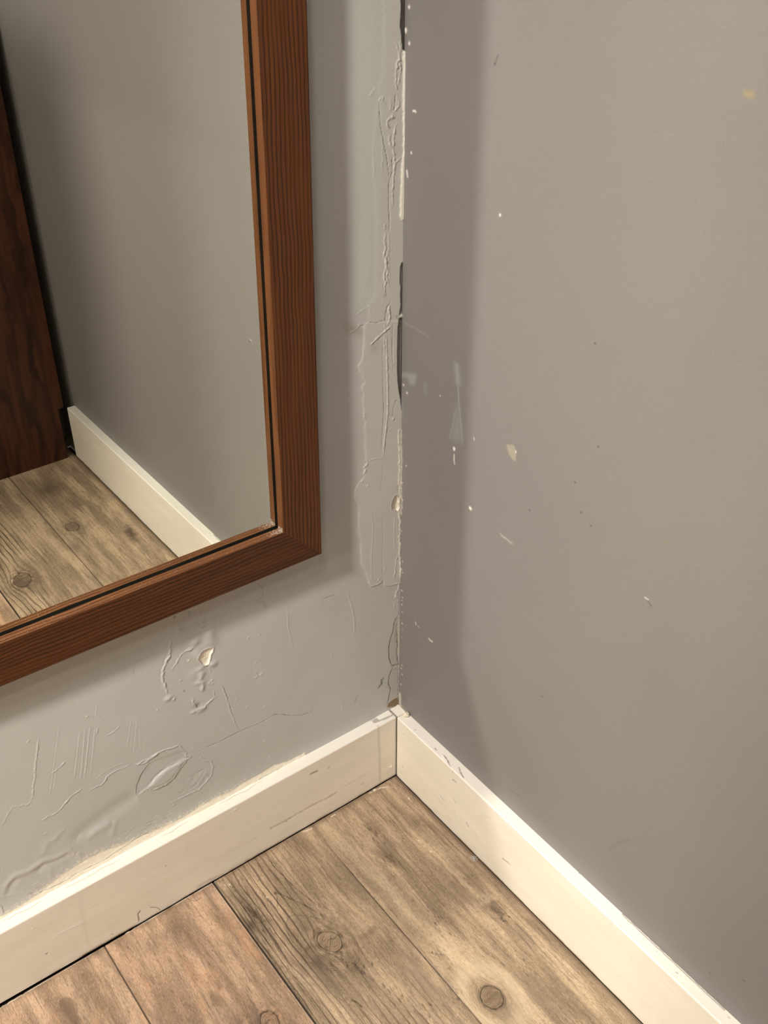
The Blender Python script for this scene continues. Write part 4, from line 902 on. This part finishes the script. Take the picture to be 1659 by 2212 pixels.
def skirt_right(s):
    st = lambda pts, w, a=0.0, **k: s.stroke(SK(pts, False), w, a, **k)
    s.m['clean'] = np.where(s.B > s.q2-0.002, 1.0, 0.0)
    s.h += 0.00025*vnoise(s.A, s.B, 30, 71, 3, 0.4, 2)
    for pts, w, v in ((((225, 272), (240, 295), (252, 318)), .0014, .8), (((183, 238), (190, 246)), .0010, .8), (((290, 322), (297, 345), (310, 368)), .0014, .8), (((262, 378), (278, 390)), .0014, .8), (((205, 445), (212, 458), (226, 472)), .0010, .65),
                      (((266, 462), (276, 482)), .0010, .6), (((322, 568), (332, 585)), .0014, .8), (((484, 728), (497, 738), (520, 756)), .0014, .85), (((392, 535), (410, 545), (430, 556)), .0008, .2), (((268, 515), (272, 528)), .001, .4),
                      (((258, 335), (262, 350)), .001, .4), (((820, 790), (826, 796)), .001, .7), (((1164, 1136), (1168, 1140)), .0012, .7), (((1253, 1230), (1259, 1236)), .0012, .8), (((1484, 1428), (1490, 1434)), .0012, .8), (((903, 1196), (908, 1204)), .001, .6), (((995, 975), (1000, 980)), .001, .3)):
        st(CG(*pts), w*0.7, -0.0004, masks={'dark': v}, taper=False, rag=0.4)
    st(CG((215, 268), (232, 285), (246, 302)), 0.0018, 0.0008, masks={'clean': 1.0}); st(CG((1000, 1018), (1012, 1030)), 0.002, -0.0004, masks={'grime': 0.25})
    s.bump(SK(CG((40, 318)), False)[0], 0.0022, 0.0022, 0.0003, masks={'grime': 0.5}); s.bump(SK(CG((98, 157)), False)[0], 0.0012, 0.0012, 0, masks={'dark': 0.6}); s.bump(SK(CG((45, 175)), False)[0], 0.0012, 0.0012, 0, masks={'dark': 0.4})
    g = np.exp(-(s.B/0.0028)**2)*np.clip(0.55+vnoise(s.A, s.B, 50, 72, 3), 0, 1); s.m['grime'] = np.maximum(s.m['grime'], g*0.8)
    sc_ = np.clip(vnoise(s.A, s.B, 30, 73, 3, 1, 3)*2-0.5, 0, 1)*np.exp(-(s.B/0.05)**2)*0.14; s.m['grime'] = np.maximum(s.m['grime'], sc_)
    q3 = s.b[-1]; cr = SK(CG((1215, 1160), (1490, 1425)), False)
    z = (s.A < -0.52)*(s.A > -0.70)*np.exp(-((s.B-(q3-0.0050+0.0006*vnoise(s.A, s.B*0, 150, 74, 2)))/0.0009)**2); s.m['dark'] = np.maximum(s.m['dark'], z*0.7); s.h -= z*0.001
skirting('baseboard_left', True, 'cream skirting board under the mirror, cracked caulk along its top', skirt_left)
skirting('baseboard_right', False, 'clean cream skirting board along the right wall', skirt_right)

# ------------------------------------------------------------------ framed mirror
def framed_mirror():
    root = bpy.data.objects.new('wall_mirror', None); COL.objects.link(root)
    th, ma = -0.0037437694, 0.0174406986
    Vv = np.array([0, -math.sin(th), math.cos(th)]); Nn = np.array([0, -math.cos(th), -math.sin(th)]); Xx = np.array([-1., 0, 0])
    X2 = math.cos(ma)*Xx+math.sin(ma)*Vv; V2 = -math.sin(ma)*Xx+math.cos(ma)*Vv
    O = np.array([-0.1701, -0.03843, 0.56966])
    # local axes: x = -X2 (towards the corner), y = -N (into the wall), z = up the mirror
    root.matrix_world = Matrix([[-X2[i], -Nn[i], V2[i], O[i]] for i in range(3)]+[[0, 0, 0, 1]])
    tag(root, 'large mirror in a dark stained oak frame hung on the grey wall', 'mirror')
    Wd, Ht, fw, lip, gd, back = 0.70, 1.46, 0.0616, 0.0128, 0.01637, 0.0365
    # profile across the member: d = distance in from the outer edge, n = depth into the wall
    prof = [(0.0, back), (0.0, 0.0016), (0.0005, 0.0005), (0.0016, 0.0), (fw-0.0008, 0.0), (fw-0.0002, 0.0004), (fw, 0.0012),
            (fw+0.0004, lip), (fw-0.004, lip+0.0004), (fw-0.006, back)]
    def member(name, mat, pts_of, label=None):
        # pts_of(d) -> two end points (x, z) on the member's two mitres
        v = []; nseg = 2
        for d, n in prof:
            a, b = pts_of(d)
            v += [(a[0], n, a[1]), (b[0], n, b[1])]
        k = len(prof); f = []
        for i in range(k):
            j = (i+1) % k
            f.append((2*i, 2*i+1, 2*j+1, 2*j))
        f.append(tuple(2*i for i in range(k))[::-1]); f.append(tuple(2*i+1 for i in range(k)))
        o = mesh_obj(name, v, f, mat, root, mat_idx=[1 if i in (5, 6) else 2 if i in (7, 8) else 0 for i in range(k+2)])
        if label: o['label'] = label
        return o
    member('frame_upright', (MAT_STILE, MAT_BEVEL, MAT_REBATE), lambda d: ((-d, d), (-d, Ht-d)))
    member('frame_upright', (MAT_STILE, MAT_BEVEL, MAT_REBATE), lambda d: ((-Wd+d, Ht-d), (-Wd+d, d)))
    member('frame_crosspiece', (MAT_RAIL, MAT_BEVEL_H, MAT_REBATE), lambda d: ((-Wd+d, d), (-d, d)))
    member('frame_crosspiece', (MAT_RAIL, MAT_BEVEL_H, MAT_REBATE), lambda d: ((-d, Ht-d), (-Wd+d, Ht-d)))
    e = fw-0.005
    v, f = box_vf(-Wd+e, -e, gd, gd+0.004, e, Ht-e)
    g = mesh_obj('mirror_glass', v, f, MAT_MIRROR, root); g['label'] = 'silvered glass reflecting the floor and skirting'
    v, f = box_vf(-Wd+0.02, -0.02, gd+0.0045, back-0.002, 0.02, Ht-0.02)
    mesh_obj('backing_board', v, f, MAT_PANEL, root)
    # dust lying on the ledge of the lower crosspiece, thickest in the corner
    rg = np.random.default_rng(11); v = []; f = []
    for i in range(420):
        x = -fw-(abs(rg.normal(0, 0.009)) if i < 300 else rg.uniform(0.0, 0.45)); r = rg.uniform(0.00015, 0.0005); y = rg.uniform(0.0012, lip-0.0004); z = fw+r*0.6
        if i < 90: x, z = -fw-r, fw+abs(rg.normal(0, 0.004))
        n = len(v); v += [(x-r, y, z), (x+r, y, z), (x, y-r, z), (x, y+r, z), (x, y, z+r), (x, y, z-r)]
        f += [(n+a, n+b, n+c) for a, b, c in ((0, 2, 4), (2, 1, 4), (1, 3, 4), (3, 0, 4), (2, 0, 5), (1, 2, 5), (3, 1, 5), (0, 3, 5))]
    d = mesh_obj('dust', v, f, MAT_DUST, root); d['kind'] = 'stuff'; d['label'] = 'pale dust in the lower corner of the frame'
    return root
framed_mirror()

# ------------------------------------------------------------------ brown partition opposite, seen in the mirror
def partition():
    x1, yb, yf, h = -0.0285, -1.555, -1.4424, 2.05
    x0 = -0.97; xs = -0.044; zn = HB+0.003
    pts = [(x0, 0.0), (xs, 0.0), (xs, zn), (x1, zn), (x1+0.0, h), (x0, h)]
    v = [(x, yf, z) for x, z in pts]+[(x, yb, z) for x, z in pts]; n = len(pts)
    f = [tuple(range(n))[::1], tuple(range(n, 2*n))[::-1]]+[(i, i+n, (i+1) % n+n, (i+1) % n) for i in range(n)]
    f[0] = tuple(reversed(f[0])) if False else f[0]
    o = mesh_obj('wooden_partition', v, f, MAT_PANEL)
    tag(o, 'dark brown wooden partition panel reflected at the left of the mirror', 'partition')
    return o
partition()

# ------------------------------------------------------------------ high cupboard added out of view on the back wall to cast a shadow
def added_blocker():
    root = bpy.data.objects.new('added_blocker', None); root.location = (-1.20, ROOM_Y, 1.58); COL.objects.link(root)
    tag(root, 'deep brown wooden cupboard added unseen high on the back wall to cast a shadow', 'blocker')
    w, d, h = 0.32, 0.73, 0.21
    def part(name, x0, x1, y0, y1, z0, z1, mat=MAT_PANEL, parent=root):
        v, f = box_vf(x0, x1, y0, y1, z0, z1); return mesh_obj(name, v, f, mat, parent)
    part('blocker_body', -w/2, w/2, 0.0, d-0.02, 0.0, h)
    dr = part('blocker_door', -w/2+0.002, w/2-0.002, d-0.0195, d, 0.003, h-0.003)
    part('blocker_handle', -0.04, 0.04, d, d+0.016, 0.03, 0.042, MAT_TRIM, dr)
MAT_TRIM = simple('white_metal_trim', lin(225, 225, 220), 0.4)
added_blocker()

# ------------------------------------------------------------------ ceiling downlights
MAT_GLOW = NT('lit_lamp_lens'); MAT_GLOW.color((1, 1, 1)); MAT_GLOW.put(MAT_GLOW.b.inputs['Emission Color'], (*LAMP_COL, 1))
MAT_GLOW.put(MAT_GLOW.b.inputs['Emission Strength'], 3.0); MAT_GLOW = MAT_GLOW.m
def downlight(p, d, label):
    root = bpy.data.objects.new('ceiling_downlight', None); root.location = p; COL.objects.link(root)
    tag(root, label, 'ceiling light')
    n = 48; v = []; f = []
    pr = [(d/2+0.002, -0.0005), (d/2+0.002, -0.010), (d/2+0.006, -0.013), (d/2+0.018, -0.011), (d/2+0.024, -0.0005)]
    for i in range(n):
        a = 2*math.pi*i/n
        for r_, z in pr: v.append((r_*math.cos(a), r_*math.sin(a), z))
    k = len(pr)
    for i in range(n):
        j = (i+1) % n
        for q in range(k): f.append((i*k+q, i*k+(q+1) % k, j*k+(q+1) % k, j*k+q))
    mesh_obj('trim_ring', v, f, MAT_TRIM, root, True)
    v = [(d/2*math.cos(2*math.pi*i/n), d/2*math.sin(2*math.pi*i/n), -0.006) for i in range(n)]
    mesh_obj('lens', v, [tuple(range(n))[::-1]], MAT_GLOW, root)
downlight(LAMPS[0][0], LAMPS[0][2], 'middle one of the three round ceiling downlights')
downlight(LAMPS[1][0], LAMPS[1][2], 'round ceiling downlight farthest from the corner')
downlight(LAMPS[2][0], LAMPS[2][2], 'round ceiling downlight almost overhead, nearest to the corner')

# ------------------------------------------------------------------ crumbs, lint and hairs
def tube(name, paths, r, mat, parent=None, sides=6):
    v = []; f = []
    for P in paths:
        P = [np.array(p, float) for p in P]; n0 = len(v)
        for i, p in enumerate(P):
            t = P[min(i+1, len(P)-1)]-P[max(i-1, 0)]; t = t/(np.linalg.norm(t)+1e-12)
            a = np.cross(t, (0, 0, 1)); a = a/(np.linalg.norm(a)+1e-9) if np.linalg.norm(a) > 1e-6 else np.array([1., 0, 0]); b = np.cross(t, a)
            rr = r*(0.35 if i in (0, len(P)-1) else 1)
            for k in range(sides):
                q = 2*math.pi*k/sides; v.append(p+rr*(a*math.cos(q)+b*math.sin(q)))
        for i in range(len(P)-1):
            for k in range(sides):
                f.append((n0+i*sides+k, n0+i*sides+(k+1) % sides, n0+(i+1)*sides+(k+1) % sides, n0+(i+1)*sides+k))
        f.append(tuple(n0+k for k in range(sides))[::-1]); f.append(tuple(n0+(len(P)-1)*sides+k for k in range(sides)))
    return mesh_obj(name, v, f, mat, parent, True)
def smooth(pts, n=6):
    P = [np.array(p, float) for p in pts]; P = [2*P[0]-P[1]]+P+[2*P[-1]-P[-2]]; out = []
    for i in range(1, len(P)-2):
        for k in range(n):
            t = k/n; out.append(0.5*((2*P[i])+(P[i+1]-P[i-1])*t+(2*P[i-1]-5*P[i]+4*P[i+1]-P[i+2])*t*t+(3*P[i]-P[i-1]-3*P[i+1]+P[i+2])*t**3))
    out.append(P[-2]); return out
MAT_HAIR = simple('dark_hair', lin(58, 44, 34), 0.5)
MAT_LINT = simple('pale_lint', lin(205, 200, 192), 0.9)
MAT_CRUMB = simple('cream_plaster', (0.78, 0.71, 0.56), 0.9)
def hair(pts, label, r=0.00022):
    o = tube('hair', [smooth(pts)], r, MAT_HAIR); tag(o, label, 'hair')
lift = lambda P, z: (P[0], P[1], z)
hair([lift(onZ(*q), 0.0005) for q in CF((-6, 925), (20, 948), (50, 958), (78, 950), (98, 936))], 'curved dark hair lying on the pinkish floor plank beside the skirting board', 0.0002)
hair([onY(*q, -T-0.0005) for q in CE((992, 1298), (990, 1262), (986, 1240), (1000, 1228), (1003, 1214))], 'short upright dark hair stuck low on the left skirting board')
hair([onY(*q, -T-0.0005) for q in CE((1148, 1214), (1130, 1200), (1105, 1193), (1075, 1196))], 'short dark hair arching above the floor joint on the left skirting board')
def lint():
    c = onZ(1023, 1856, 0.0006); rg = np.random.default_rng(5); P = []
    for k in range(26):
        a = rg.uniform(0, 2*math.pi); L = rg.uniform(0.003, 0.009); m = c+np.array([rg.normal(0, .0015), rg.normal(0, .0025), rg.uniform(0.0003, 0.004)])
        d = np.array([math.cos(a), math.sin(a), rg.normal(0, .35)]); w = rg.normal(0, .0012, 3)
        pts = [m-d*L/2, m+w, m+d*L/2]
        for q in pts: q[2] = max(q[2], 0.0004); q[0] = min(q[0], -T-0.0012)
        P.append(smooth(pts, 4))
    tag(tube('lint_tuft', P, 0.00028, MAT_LINT, None, 4), 'tiny pale tuft of lint on the floor against the right skirting board', 'lint')
lint()
def crumb(c, r, seed, label, sq=(1, 1, 0.7)):
    import bmesh
    bm = bmesh.new(); bmesh.ops.create_icosphere(bm, subdivisions=3, radius=1.0); rg = np.random.default_rng(seed); ks = rg.normal(0, 1, (5, 3))
    for vv in bm.verts:
        p = np.array(vv.co); f = 1+0.16*sum(math.sin(2.6*(k@p)+i) for i, k in enumerate(ks))/1.6
        vv.co = Vector(p*f*r*np.array(sq))
    me = bpy.data.meshes.new('plaster_crumb'); bm.to_mesh(me); bm.free(); me.materials.append(MAT_CRUMB)
    o = bpy.data.objects.new('plaster_crumb', me); COL.objects.link(o)
    o.location = (c[0], c[1], c[2]-min(v.co.z for v in me.vertices)); tag(o, label, 'plaster crumb')
pc = onZ(884, 1540, HB+0.004)
crumb((min(pc[0], -0.0065), pc[1], HB), 0.0048, 3, 'cream lump of plaster on top of the right skirting board near the corner')
